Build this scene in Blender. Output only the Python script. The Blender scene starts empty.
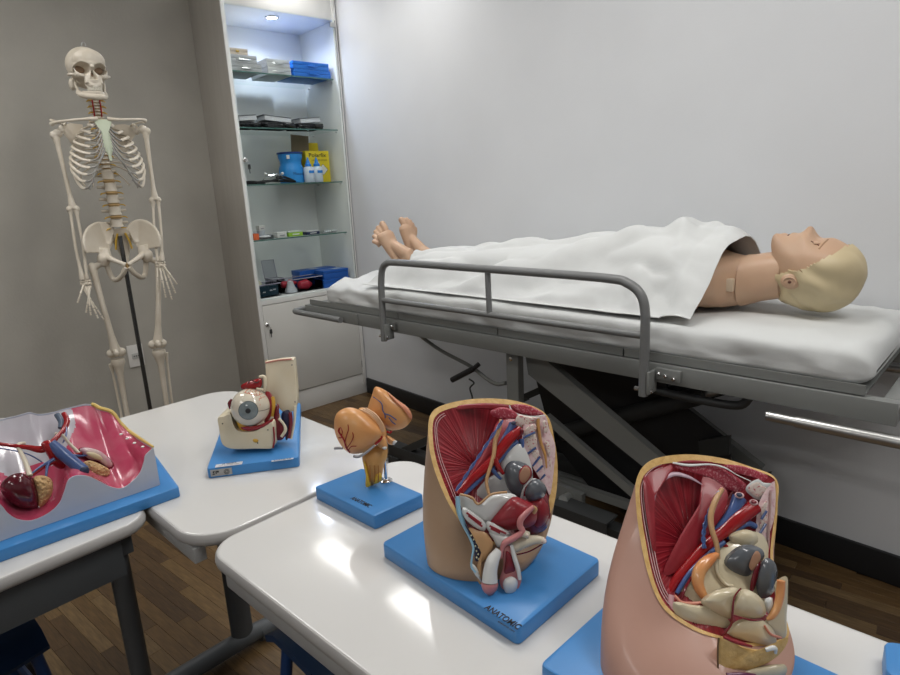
import bpy, bmesh, math, random
from mathutils import Vector, Matrix, noise
random.seed(7)
PI = math.pi
# ------------------------------------------------------------------ camera
CAM = Vector((0.0, 0.0, 1.2)); FPX = 610.0
RT = Vector((0.67085, 0.739985, -0.048807)); UP = Vector((-0.144338, 0.19484, 0.970157)); FW = Vector((-0.727411, 0.643785, -0.237516))
cd = bpy.data.cameras.new('camera'); cam = bpy.data.objects.new('camera', cd)
bpy.context.scene.collection.objects.link(cam)
cd.sensor_width = 36.0; cd.lens = FPX / 900.0 * 36.0; cd.clip_start = 0.02
cam.matrix_world = Matrix(((RT.x, UP.x, -FW.x, CAM.x), (RT.y, UP.y, -FW.y, CAM.y), (RT.z, UP.z, -FW.z, CAM.z), (0, 0, 0, 1)))
sc = bpy.context.scene; sc.camera = cam
sc.view_settings.view_transform = 'Standard'; sc.view_settings.look = 'None'
sc.view_settings.gamma = 1; sc.view_settings.use_curve_mapping = False
sc.view_settings.exposure = 0.08
w = bpy.data.worlds.new('world'); sc.world = w; w.use_nodes = True
w.node_tree.nodes['Background'].inputs[0].default_value = (0.8, 0.85, 0.9, 1)
w.node_tree.nodes['Background'].inputs[1].default_value = 0.3
CEIL = 2.42
def area_light(name, x, y, z, sx, sy, power, col=(1, 0.98, 0.95)):
    l = bpy.data.lights.new(name, 'AREA'); l.shape = 'RECTANGLE'; l.size = sx; l.size_y = sy; l.energy = power; l.color = col
    o = bpy.data.objects.new(name, l); sc.collection.objects.link(o); o.location = (x, y, z); return o
PANELS = [(-3.02, 1.66, 0.5, 0.17, 2.6, 125), (-2.28, 1.68, 0.42, 0.17, 2.4, 125), (-1.1, 1.0, 1.0, 0.25, 10, 180), (-2.3, 0.0, 1.0, 0.25, 7, 180), (0.35, 1.05, 1.0, 0.25, 11, 180), (-0.9, -1.4, 1.0, 0.25, 6, 180), (0.8, -1.4, 1.0, 0.25, 6, 180)]  # panels along the back wall match table reflections; the others are added, unseen fill
for i, (x, y, sx, sy, p, spr) in enumerate(PANELS):
    area_light('ceiling_lamp_light', x, y, CEIL - 0.03, sx, sy, p).data.spread = math.radians(spr)

# ------------------------------------------------------------------ pixels to points (measuring helpers)
def ray(x, y): return FW + RT * ((x - 450.0) / FPX) + UP * ((337.5 - y) / FPX)
def at_d(x, y, d): return CAM + ray(x, y) * d
def at_z(x, y, z): r = ray(x, y); return CAM + r * ((z - CAM.z) / r.z)
def at_x(x, y, X): r = ray(x, y); return CAM + r * (X / r.x)
def at_pl(x, y, P, n): r = ray(x, y); return CAM + r * ((Vector(P) - CAM).dot(n) / r.dot(n))

# ------------------------------------------------------------------ materials
MATS = {}
def mat(name, col, rough=0.5, metal=0.0, col2=None, scale=20, bump=0.0, bscale=None, spec=0.5, coat=0.0, sss=0.0, trans=0.0, alpha=1.0, emit=None, est=1.0, kind='noise', lo=0.35, hi=0.65, detail=4, stretch=(1, 1, 1), ior=1.45):
    if name in MATS: return MATS[name]
    m = bpy.data.materials.new(name); m.use_nodes = True; nt = m.node_tree; N = nt.nodes; L = nt.links
    b = N['Principled BSDF']
    b.inputs['Base Color'].default_value = (*col, 1); b.inputs['Roughness'].default_value = rough; b.inputs['Metallic'].default_value = metal
    b.inputs['Specular IOR Level'].default_value = spec; b.inputs['Coat Weight'].default_value = coat; b.inputs['Coat Roughness'].default_value = 0.08
    b.inputs['Subsurface Weight'].default_value = sss; b.inputs['Subsurface Radius'].default_value = (0.02, 0.008, 0.005); b.inputs['Subsurface Scale'].default_value = 0.3
    b.inputs['Transmission Weight'].default_value = trans; b.inputs['Alpha'].default_value = alpha; b.inputs['IOR'].default_value = ior
    if emit: b.inputs['Emission Color'].default_value = (*emit, 1); b.inputs['Emission Strength'].default_value = est
    tc = N.new('ShaderNodeTexCoord'); mp = N.new('ShaderNodeMapping'); mp.inputs['Scale'].default_value = stretch
    L.new(tc.outputs['Object'], mp.inputs['Vector'])
    if col2:
        if kind == 'voronoi':
            t = N.new('ShaderNodeTexVoronoi'); out = t.outputs['Distance']
        elif kind == 'wave':
            t = N.new('ShaderNodeTexWave'); t.inputs['Distortion'].default_value = 3; t.inputs['Detail'].default_value = 2; out = t.outputs['Fac']
        else:
            t = N.new('ShaderNodeTexNoise'); t.inputs['Detail'].default_value = detail; out = t.outputs['Fac']
        t.inputs['Scale'].default_value = scale
        L.new(mp.outputs[0], t.inputs['Vector'])
        r = N.new('ShaderNodeMapRange'); r.inputs['From Min'].default_value = lo; r.inputs['From Max'].default_value = hi
        L.new(out, r.inputs['Value'])
        mx = N.new('ShaderNodeMix'); mx.data_type = 'RGBA'; mx.inputs['A'].default_value = (*col, 1); mx.inputs['B'].default_value = (*col2, 1)
        L.new(r.outputs[0], mx.inputs['Factor']); L.new(mx.outputs['Result'], b.inputs['Base Color'])
    if bump:
        t2 = N.new('ShaderNodeTexNoise'); t2.inputs['Scale'].default_value = bscale or scale; t2.inputs['Detail'].default_value = 3
        L.new(mp.outputs[0], t2.inputs['Vector'])
        bp = N.new('ShaderNodeBump'); bp.inputs['Strength'].default_value = min(1, bump); bp.inputs['Distance'].default_value = 0.002
        L.new(t2.outputs['Fac'], bp.inputs['Height']); L.new(bp.outputs[0], b.inputs['Normal'])
    MATS[name] = m; return m
def glass(name, col=(0.9, 0.97, 0.94), a=0.12, rough=0.02):
    """thin clear sheet: light passes straight through, with a surface reflection"""
    if name in MATS: return MATS[name]
    m = bpy.data.materials.new(name); m.use_nodes = True; nt = m.node_tree; N = nt.nodes; L = nt.links
    N.remove(N['Principled BSDF']); o = N['Material Output']
    tr = N.new('ShaderNodeBsdfTransparent'); tr.inputs[0].default_value = (*col, 1)
    gl = N.new('ShaderNodeBsdfGlossy'); gl.inputs['Roughness'].default_value = rough
    fr = N.new('ShaderNodeFresnel'); fr.inputs[0].default_value = 1.45
    ad = N.new('ShaderNodeMath'); ad.inputs[1].default_value = a; L.new(fr.outputs[0], ad.inputs[0]); ad.operation = 'MULTIPLY'
    mx = N.new('ShaderNodeMixShader'); L.new(ad.outputs[0], mx.inputs[0]); L.new(tr.outputs[0], mx.inputs[1]); L.new(gl.outputs[0], mx.inputs[2])
    L.new(mx.outputs[0], o.inputs['Surface']); MATS[name] = m; return m

# ------------------------------------------------------------------ objects
C = sc.collection
ORG = {}
def thing(name, label, cat, loc, group=None):
    o = bpy.data.objects.new(name, None); C.objects.link(o); o.location = loc; o.empty_display_size = 0.05
    ORG[o.name] = Vector(loc); o['label'] = label; o['category'] = cat
    if group: o['group'] = group
    return o
def origin_of(o): return ORG[o.name]
def smooth_mesh(me, ang=40):
    for p in me.polygons: p.use_smooth = True
    try: me.set_sharp_from_angle(angle=math.radians(ang))
    except Exception: pass
def obj(name, mb, m, parent=None, loc=None, label=None, ang=40, kind=None):
    """link the shape in mb (world coordinates) as ONE mesh object"""
    vs = mb.v
    if parent is not None: O = origin_of(parent)
    elif loc is not None: O = Vector(loc)
    else:
        xs = [v[0] for v in vs]; ys = [v[1] for v in vs]; zs = [v[2] for v in vs]
        O = Vector(((min(xs) + max(xs)) / 2, (min(ys) + max(ys)) / 2, min(zs)))
    me = bpy.data.meshes.new(name)
    me.from_pydata([(v[0] - O.x, v[1] - O.y, v[2] - O.z) for v in vs], [], mb.f)
    ms = m if isinstance(m, (list, tuple)) else [m]
    for q in ms: me.materials.append(q)
    if mb.mi:
        for i, k in mb.mi.items(): me.polygons[i].material_index = k
    me.validate(); me.update()
    if mb.fixn:
        bm = bmesh.new(); bm.from_mesh(me); bmesh.ops.recalc_face_normals(bm, faces=bm.faces); bm.to_mesh(me); bm.free()
    smooth_mesh(me, ang)
    o = bpy.data.objects.new(name, me); C.objects.link(o)
    ORG[o.name] = O
    if parent is not None: o.parent = parent
    else: o.location = O
    if label: o['label'] = label
    if kind: o['kind'] = kind
    return o
def tag(o, label, cat, group=None):
    o['label'] = label; o['category'] = cat
    if group: o['group'] = group
    return o
def struct(name, mb, m, parent=None, ang=40):
    o = obj(name, mb, m, parent, ang=ang)
    if parent is None: o['kind'] = 'structure'
    return o
def frame(d, up=Vector((0, 0, 1))):
    d = d.normalized()
    if abs(d.dot(up)) > 0.98: up = Vector((1, 0, 0)) if abs(d.x) < 0.9 else Vector((0, 1, 0))
    a = d.cross(up).normalized(); b = a.cross(d).normalized(); return a, b
def catmull(P, n=6, closed=False):
    out = []; m = len(P)
    for i in range(m if closed else m - 1):
        g = lambda k: P[k % m] if closed else P[max(0, min(m - 1, k))]
        p0, p1, p2, p3 = g(i - 1), g(i), g(i + 1), g(i + 2)
        for j in range(n):
            t = j / n
            out.append(tuple(0.5 * (2 * p1[k] + (p2[k] - p0[k]) * t + (2 * p0[k] - 5 * p1[k] + 4 * p2[k] - p3[k]) * t * t + (3 * p1[k] - p0[k] - 3 * p2[k] + p3[k]) * t ** 3) for k in range(len(p1))))
    if not closed: out.append(tuple(P[-1]))
    return out
class MB:
    def __init__(s): s.v = []; s.f = []; s.mi = {}; s.fixn = True; s.cur = 0
    def add(s, vs, fs):
        b = len(s.v); s.v += [tuple(v) for v in vs]
        for f in fs:
            if s.cur: s.mi[len(s.f)] = s.cur
            s.f.append(tuple(i + b for i in f))
        return s
    def box(s, lo, hi, bev=0.0, M=None, seg=2):
        """axis box between two corners, optionally bevelled, moved by matrix M"""
        if bev:
            bm = bmesh.new(); bmesh.ops.create_cube(bm, size=1)
            c = [(lo[i] + hi[i]) / 2 for i in range(3)]; e = [abs(hi[i] - lo[i]) for i in range(3)]
            for v in bm.verts: v.co = Vector([v.co[i] * e[i] + c[i] for i in range(3)])
            bmesh.ops.bevel(bm, geom=bm.edges[:] , offset=min(bev, min(e) * 0.49), segments=seg, profile=0.6, affect='EDGES')
            bm.verts.index_update()
            vs = [v.co.copy() for v in bm.verts]; fs = [[v.index for v in f.verts] for f in bm.faces]; bm.free()
        else:
            (x0, y0, z0), (x1, y1, z1) = lo, hi
            vs = [Vector(p) for p in ((x0, y0, z0), (x1, y0, z0), (x1, y1, z0), (x0, y1, z0), (x0, y0, z1), (x1, y0, z1), (x1, y1, z1), (x0, y1, z1))]
            fs = [(0, 3, 2, 1), (4, 5, 6, 7), (0, 1, 5, 4), (1, 2, 6, 5), (2, 3, 7, 6), (3, 0, 4, 7)]
        if M: vs = [M @ v for v in vs]
        return s.add(vs, fs)
    def prism(s, loop, off):
        """solid from a planar loop of 3D points pushed by the vector off"""
        n = len(loop); off = Vector(off)
        vs = [Vector(p) for p in loop] + [Vector(p) + off for p in loop]
        fs = [tuple(range(n))[::-1], tuple(range(n, 2 * n))] + [(i, (i + 1) % n, n + (i + 1) % n, n + i) for i in range(n)]
        return s.add(vs, fs)
    def tube(s, pts, r, n=10, closed=False, flat=1.0, cap=True, up=None):
        pts = [Vector(p) for p in pts]; m = len(pts)
        rr = r if isinstance(r, (list, tuple)) else [r] * m
        vs = []; a = None
        for i, p in enumerate(pts):
            if closed: d = pts[(i + 1) % m] - pts[i - 1]
            else: d = pts[min(i + 1, m - 1)] - pts[max(i - 1, 0)]
            if d.length < 1e-9: d = Vector((0, 0, 1))
            d.normalize()
            if a is None: a, b = frame(d, Vector(up) if up else Vector((0, 0, 1)))
            else:
                a = (a - d * a.dot(d))
                a = a.normalized() if a.length > 1e-6 else frame(d)[0]
                b = a.cross(d).normalized()
            for k in range(n):
                t = 2 * PI * k / n; vs.append(p + a * (math.cos(t) * rr[i]) + b * (math.sin(t) * rr[i] * flat))
        fs = []
        for i in range(m if closed else m - 1):
            j = (i + 1) % m
            for k in range(n): fs.append((i * n + k, i * n + (k + 1) % n, j * n + (k + 1) % n, j * n + k))
        if cap and not closed: fs.append(tuple(range(n))[::-1]); fs.append(tuple(range((m - 1) * n, m * n)))
        return s.add(vs, fs)
    def lathe(s, prof, M, n=24):
        """profile of (radius, height) spun round local z, moved by M"""
        vs = []; fs = []; m = len(prof)
        for r, z in prof:
            for k in range(n): t = 2 * PI * k / n; vs.append(M @ Vector((max(r, 1e-5) * math.cos(t), max(r, 1e-5) * math.sin(t), z)))
        for i in range(m - 1):
            for k in range(n): fs.append((i * n + k, i * n + (k + 1) % n, (i + 1) * n + (k + 1) % n, (i + 1) * n + k))
        fs.append(tuple(range(n))[::-1]); fs.append(tuple(range((m - 1) * n, m * n)))
        return s.add(vs, fs)
    def ell(s, c, rx, M=None, n=16, m=10, fn=None):
        """ellipsoid, radii rx along local axes of M"""
        c = Vector(c); R3 = M or Matrix.Identity(3); vs = []; fs = []
        def pt(th, ph):
            d = Vector((math.sin(th) * math.cos(ph), math.sin(th) * math.sin(ph), math.cos(th)))
            q = Vector((d.x * rx[0], d.y * rx[1], d.z * rx[2]))
            if fn: q = q * fn(d)
            return c + R3 @ q
        vs.append(pt(0, 0))
        for i in range(1, m):
            for k in range(n): vs.append(pt(PI * i / m, 2 * PI * k / n))
        vs.append(pt(PI, 0)); e = len(vs) - 1
        for k in range(n): fs.append((0, 1 + k, 1 + (k + 1) % n))
        for i in range(m - 2):
            for k in range(n): a = 1 + i * n; fs.append((a + k, a + n + k, a + n + (k + 1) % n, a + (k + 1) % n))
        a = 1 + (m - 2) * n
        for k in range(n): fs.append((a + k, e, a + (k + 1) % n))
        return s.add(vs, fs)
    def loft(s, rings, caps=(True, True)):
        n = len(rings[0]); vs = [Vector(p) for r in rings for p in r]; fs = []
        for i in range(len(rings) - 1):
            for k in range(n): fs.append((i * n + k, i * n + (k + 1) % n, (i + 1) * n + (k + 1) % n, (i + 1) * n + k))
        if caps[0]: fs.append(tuple(range(n))[::-1])
        if caps[1]: fs.append(tuple(range((len(rings) - 1) * n, len(rings) * n)))
        return s.add(vs, fs)
    def grid(s, fn, nu, nv):
        vs = [fn(i / (nu - 1), j / (nv - 1)) for i in range(nu) for j in range(nv)]
        return s.add(vs, [(i * nv + j, i * nv + j + 1, (i + 1) * nv + j + 1, (i + 1) * nv + j) for i in range(nu - 1) for j in range(nv - 1)])
    def pillow(s, loop, nrm, front, back=None, rings=6, pw=0.5, centre=None):
        """solid with the outline loop (roughly planar) bulging by front along nrm and by back against it"""
        loop = [Vector(p) for p in loop]; n = len(loop); nrm = Vector(nrm).normalized(); back = front if back is None else back
        c = Vector(centre) if centre else sum(loop, Vector()) / n
        R = []
        for i in range(rings, -1, -1):
            t = i / rings; h = (1 - t * t) ** pw if t < 1 else 0.0
            if i == 0: continue
            R.append([c + (p - c) * t - nrm * (back * h) for p in loop])
        R = R[::-1]
        for i in range(rings - 1, 0, -1):
            t = i / rings; h = (1 - t * t) ** pw
            R.append([c + (p - c) * t + nrm * (front * h) for p in loop])
        b = len(s.v); k = len(R)
        s.loft(R, (False, False))
        # ends
        s.v.append(tuple(c - nrm * back)); s.v.append(tuple(c + nrm * front)); e0 = len(s.v) - 2
        for i in range(n): s._f((b + (i + 1) % n, b + i, e0)); s._f((b + (k - 1) * n + i, b + (k - 1) * n + (i + 1) % n, e0 + 1))
        return s
    def _f(s, f):
        if s.cur: s.mi[len(s.f)] = s.cur
        s.f.append(f)
def sheet(mb, th):
    """give an open surface mesh thickness th"""
    bm = bmesh.new(); vv = [bm.verts.new(v) for v in mb.v]
    for f in mb.f:
        try: bm.faces.new([vv[i] for i in f])
        except ValueError: pass
    bmesh.ops.recalc_face_normals(bm, faces=bm.faces)
    bmesh.ops.solidify(bm, geom=bm.faces[:], thickness=th)
    bm.verts.index_update(); r = MB(); r.v = [tuple(v.co) for v in bm.verts]; r.f = [tuple(v.index for v in f.verts) for f in bm.faces]; bm.free(); return r
def fuse(o, vox=0.003, smooth=2, dec=None):
    """melt overlapping shells of one object into one continuous surface"""
    m = o.modifiers.new('remesh', 'REMESH'); m.mode = 'VOXEL'; m.voxel_size = vox
    if smooth: s = o.modifiers.new('smooth', 'SMOOTH'); s.iterations = smooth; s.factor = 0.5
    dg = bpy.context.evaluated_depsgraph_get(); dg.update(); ev = o.evaluated_get(dg); me = bpy.data.meshes.new_from_object(ev)
    old = o.data; o.modifiers.clear(); o.data = me
    if not me.materials:
        for q in old.materials: me.materials.append(q)
    for p in me.polygons: p.use_smooth = True; 
    return o
def Rz(a): return Matrix.Rotation(a, 4, 'Z')
def TR(x, y, z): return Matrix.Translation((x, y, z))
# ------------------------------------------------------------------ room
XL, YB, XR, YF = -3.416, 1.992, 2.2, -2.4
white_wall = mat('painted_white_wall', (0.70, 0.715, 0.735), 0.7, col2=(0.675, 0.69, 0.71), scale=3, bump=0.15, bscale=160)
grey_wall = mat('painted_grey_wall', (0.43, 0.412, 0.368), 0.75, col2=(0.40, 0.383, 0.342), scale=5, bump=0.3, bscale=90)
ceil_m = mat('ceiling_paint', (0.72, 0.72, 0.71), 0.8)
black_trim = mat('black_baseboard', (0.012, 0.013, 0.015), 0.45)
struct('wall_back', MB().box((XL - .1, YB, 0), (XR + .1, YB + .1, CEIL)), white_wall)
struct('wall_left', MB().box((XL - .1, YF, 0), (XL, YB, CEIL)), grey_wall)
struct('wall_right', MB().box((XR, YF, 0), (XR + .1, YB, CEIL)), white_wall)
struct('wall_front', MB().box((XL - .1, YF - .1, 0), (XR + .1, YF, CEIL)), white_wall)
struct('ceiling', MB().box((XL - .1, YF - .1, CEIL), (XR + .1, YB + .1, CEIL + .08)), ceil_m)
struct('baseboard_back', MB().box((-3.03, YB - .014, 0.001), (XR, YB, .096), .003), black_trim)
struct('baseboard_left', MB().box((XL, YF, 0.001), (XL + .014, 1.345, .096), .003), black_trim)
# floor: sub floor, planks as pieces
fl = struct('floor', MB().box((XL - .1, YF - .1, -.1), (XR + .1, YB + .1, -0.006)), mat('floor_gap', (0.04, 0.024, 0.013), 0.9))
def plank_mat(i, c):
    return mat('wood_plank_%d' % i, c, 0.42, col2=tuple(x * 0.42 for x in c), scale=14, stretch=(1.2, 14, 4), bump=0.12, bscale=30, detail=6, lo=.3, hi=.75)
PM = [plank_mat(i, c) for i, c in enumerate([(0.145, 0.083, 0.032), (0.18, 0.108, 0.043), (0.11, 0.062, 0.026), (0.155, 0.088, 0.034), (0.09, 0.05, 0.022), (0.20, 0.125, 0.055)])]
PW, PLN, PYAW = 0.038, 0.40, math.radians(8.5)
rest = MB(); cand = []
pm_data = []
for i in range(6):
    mb = MB().box((0.0003, 0.0003, -0.006), (PLN - 0.0003, PW - 0.0003, 0), 0.0004, seg=1)
    me = bpy.data.meshes.new('plank'); me.from_pydata(mb.v, [], mb.f); me.materials.append(PM[i]); me.update(); pm_data.append(me)
Rp = Matrix.Rotation(PYAW, 3, 'Z')
rr = random.Random(3)
for j in range(-85, 95):
    off = rr.random() * PLN
    for i in range(-14, 14):
        p = Rp @ Vector((i * PLN + off, j * PW, 0)); c = Rp @ Vector((i * PLN + off + PLN / 2, j * PW + PW / 2, 0))
        if not (XL + 0.02 < c.x < XR and YF < c.y < YB + .02): continue
        d = c - CAM; z = d.dot(FW); k = rr.randrange(6)
        sc_ = 1e9
        if z > 0.1:
            px = 450 + FPX * d.dot(RT) / z; py = 337.5 - FPX * d.dot(UP) / z
            if -30 < px < 330 and 480 < py < 720: sc_ = z
            elif 755 < px < 930 and 520 < py < 680: sc_ = z
        cand.append((sc_, j, i, p, k))
cand.sort(key=lambda t: t[0])
for n, (s_, j, i, p, k) in enumerate(cand):
    if n < 298 and s_ < 1e8:
        o = bpy.data.objects.new('plank', pm_data[k]); C.objects.link(o); o.parent = fl
        o.location = Vector(p) - ORG[fl.name]; o.rotation_euler = (0, 0, PYAW)
    else:
        L0 = 0
        a = Rp @ Vector((PLN - .0006, 0, 0)); b = Rp @ Vector((0, PW - .0006, 0)); q = p
        x1 = [q, q + a, q + a + b, q + b]
        rest.cur = k
        x1 = [Vector((min(max(v.x, XL), XR), min(max(v.y, YF), YB), 0)) for v in x1]
        rest.add(x1 + [v - Vector((0, 0, .006)) for v in x1], [(0, 1, 2, 3), (0, 4, 5, 1), (1, 5, 6, 2), (2, 6, 7, 3), (3, 7, 4, 0)])
rest.fixn = False
ro = obj('plank', rest, PM, fl, kind='stuff', ang=10)
ro['kind'] = 'stuff'
# ceiling lamps
lamp_m = mat('lamp_diffuser', (0.9, 0.9, 0.9), 0.5, emit=(1, 0.98, 0.95), est=4)
lamp_f = mat('lamp_frame', (0.8, 0.8, 0.8), 0.4)
for i, (x, y, sx, sy, p, spr) in enumerate(PANELS):
    t = thing('ceiling_lamp', 'white rectangular ceiling lamp ' + ['above the glass cabinet', 'above the foot of the bed', 'added unseen above the white tables for fill', 'added unseen above the kidney model for fill', 'added unseen to brighten the right of the back wall', 'added for fill behind the camera on the left', 'added for fill behind the camera on the right'][i], 'lamp', (x, y, CEIL - .03), 'ceiling panel lamps')
    fr = MB()
    for lo, hi in (((-sx / 2 - .015, -sy / 2 - .015), (sx / 2 + .015, -sy / 2)), ((-sx / 2 - .015, sy / 2), (sx / 2 + .015, sy / 2 + .015)), ((-sx / 2 - .015, -sy / 2), (-sx / 2, sy / 2)), ((sx / 2, -sy / 2), (sx / 2 + .015, sy / 2))):
        fr.box((x + lo[0], y + lo[1], CEIL - .028), (x + hi[0], y + hi[1], CEIL))
    obj('frame', fr, lamp_f, t)
    obj('diffuser', MB().box((x - sx / 2, y - sy / 2, CEIL - .02), (x + sx / 2, y + sy / 2, CEIL - .004)), lamp_m, t)

# wall outlet
plastic_w = mat('white_plastic', (0.72, 0.71, 0.68), 0.35)
dark_pl = mat('dark_plastic', (0.02, 0.02, 0.022), 0.4)
t = thing('wall_outlet', 'white rectangular wall outlet plate on the grey wall behind the skeleton', 'outlet', (XL, .82, .37))
obj('cover_plate', MB().box((XL, .782, .372), (XL + .01, .858, .488), .003), plastic_w, t)
obj('socket', MB().box((XL + .008, .80, .415), (XL + .014, .84, .445), .003), mat('outlet_grey', (0.5, 0.5, 0.48), 0.4), t)
hb = MB()
for k in range(3): hb.lathe([(.003, 0), (.003, .002)], TR(XL + .014, .810 + k * .010, .43) @ Matrix.Rotation(PI / 2, 4, 'Y'), 8)
obj('socket_holes', hb, dark_pl, t)

# ------------------------------------------------------------------ cabinet
XF = -3.04; CY0, CY1 = 1.352, 1.985
def cab(px, py, inn=0.0): return at_x(px, py, XF - inn)
lam_side = mat('greige_laminate', (0.50, 0.475, 0.43), 0.5, col2=(0.47, 0.445, 0.40), scale=40, stretch=(1, 1, .1))
lam_w = mat('white_laminate', (0.80, 0.80, 0.775), 0.4)
steel = mat('brushed_steel', (0.55, 0.55, 0.54), 0.3, metal=1)
chrome = mat('chrome', (0.8, 0.8, 0.8), 0.12, metal=1)
brass = mat('brass', (0.6, 0.4, 0.12), 0.3, metal=1)
glass_m = glass('clear_glass', (0.96, 0.98, 0.98), 0.0)
glass_edge = mat('glass_edge', (0.10, 0.22, 0.19), 0.15, trans=0.3)
shelf_glass = glass('shelf_glass', (0.95, 0.98, 0.97), 0.0)
cb = thing('display_cabinet', 'tall greige cabinet with glass upper door, glass shelves and solid lower door', 'cabinet', ((XF + XL) / 2, (CY0 + CY1) / 2, 0))
DECK, TOPZ, TALL = .675, 2.10, 2.22
XB = XL + .002
obj('side_panel', MB().box((XB, CY0, 0.001), (XF - .004, CY0 + .016, TALL), .001), lam_side, cb, label='greige left side panel')
obj('side_panel', MB().box((XB, CY1 - .016, 0.001), (XF - .004, CY1, TALL), .001), lam_w, cb)
obj('inner_lining', MB().box((XB + .01, CY0 + .0165, DECK), (XF - .012, CY0 + .0185, TOPZ)), lam_w, cb)
obj('back_panel', MB().box((XB, CY0 + .016, .08), (XB + .009, CY1 - .016, TALL), 0), lam_w, cb)
obj('front_stile', MB().box((XF - .004, CY0 - .001, 0.06), (XF + .004, CY0 + .019, TALL), .001), lam_w, cb)
obj('front_stile', MB().box((XF - .004, CY1 - .022, 0.06), (XF + .004, CY1, TALL), .001), lam_w, cb)
obj('top_panel', MB().box((XB, CY0 + .0, TALL), (XF + .002, CY1, TALL + .018), .001), lam_w, cb)
obj('top_rail', MB().box((XF - .012, CY0 + .019, TOPZ), (XF, CY1 - .022, TALL), .001), lam_w, cb)
obj('inner_top', MB().box((XB + .01, CY0 + .0186, TOPZ), (XF - .013, CY1 - .0165, TOPZ + .016), 0), lam_w, cb)
obj('deck', MB().box((XB + .01, CY0 + .016, DECK - .03), (XF - .001, CY1 - .016, DECK), .001), lam_w, cb)
obj('plinth', MB().box((XF - .016, CY0 + .016, 0.001), (XF - .004, CY1 - .016, .125), .001), lam_w, cb)
ld = obj('lower_door', MB().box((XF - .014, CY0 + .021, .13), (XF + .003, CY1 - .024, DECK - .034), .0015), mat('door_laminate', (0.66, 0.655, 0.62), 0.45), cb)
def lock(px, py, parent, inn):
    p = cab(px, py, inn); A = TR(p.x, p.y, p.z) @ Matrix.Rotation(PI / 2, 4, 'Y')
    l_ = obj('lock', MB().lathe([(.011, 0), (.011, .004), (.008, .007), (.008, .013), (0, .013)], A, 16), chrome, parent)
    mb = MB().box((p.x + .013, p.y - .0015, p.z - .006), (p.x + .026, p.y + .0015, p.z + .006), .0005)
    mb.tube([p + Vector((.024, .001, -.003)), p + Vector((.027, .006, -.012)), p + Vector((.024, .008, -.02)), p + Vector((.021, .004, -.012))], .0012, 6, closed=True)
    obj('key', mb, chrome, parent)
    mb = MB().box((p.x + .019, p.y + .001, p.z - .046), (p.x + .025, p.y + .015, p.z - .022), .003)
    mb.box((p.x + .021, p.y + .006, p.z - .066), (p.x + .023, p.y + .010, p.z - .044))
    obj('key_bow', mb, dark_pl, parent)
lock(267, 325, cb, -.003)
gd = obj('glass_door', MB().box((XF + .004, CY0 + .012, DECK - .005), (XF + .009, CY1 - .012, TOPZ + .004), .0005), glass_m, cb)
lock(245, 160, cb, -.008)
obj('hinge', MB().box((XF + .002, CY1 - .045, TOPZ - .035), (XF + .014, CY1 - .010, TOPZ - .012), .002), steel, cb)
obj('hinge', MB().box((XF + .002, CY1 - .045, DECK + .02), (XF + .014, CY1 - .010, DECK + .043), .002), steel, cb)
obj('door_edge_seal', MB().box((XF + .0035, CY1 - .0125, DECK), (XF + .0095, CY1 - .0105, TOPZ)), mat('grey_seal', (0.3, 0.3, 0.3), 0.5), cb)
obj('door_hinge_plate', MB().box((XF + .002, CY1 - .026, .17), (XF + .006, CY1 - .021, .21), .001), steel, cb)
SH = [1.812, 1.548, 1.268, .984]
for z in SH:
    s_ = obj('glass_shelf', MB().box((XB + .012, CY0 + .020, z - .006), (XF - .028, CY1 - .028, z)), shelf_glass, cb)
    obj('polished_edge', MB().box((XF - .028, CY0 + .020, z - .006), (XF - .0275, CY1 - .028, z)), glass_edge, s_)
    for yy in (CY0 + .022, CY1 - .024):
        for xx in (XF - .06, XB + .06):
            obj('shelf_pin', MB().lathe([(.004, 0), (.004, .008)], TR(xx, yy - (0.004 if yy < 1.6 else 0), z - .011) @ Matrix.Rotation(-PI / 2, 4, 'X'), 8), steel, cb)
p = cab(270, 13, .12)
dlm = mat('downlight_glow', (1, 1, 1), 0.5, emit=(0.85, 0.9, 1.0), est=25)
Lc = Vector((XF - .10, 1.665, TOPZ))
dl = obj('downlight', MB().tube([Lc + Vector((.031 * math.cos(a), .031 * math.sin(a), -.002)) for a in [i * PI / 12 for i in range(24)]], .005, 8, closed=True), chrome, cb)
obj('bulb', MB().lathe([(.026, -.004), (.026, -.001)], TR(Lc.x, Lc.y, Lc.z), 24), dlm, dl)
l = bpy.data.lights.new('cabinet_downlight', 'AREA'); l.shape = 'DISK'; l.size = .05; l.energy = 2.3; l.color = (.72, .80, 1.0); l.spread = math.radians(150)
lo_ = bpy.data.objects.new('cabinet_downlight', l); C.objects.link(lo_); lo_.location = (Lc.x, Lc.y, Lc.z - .008)
for z in SH: pass

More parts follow.
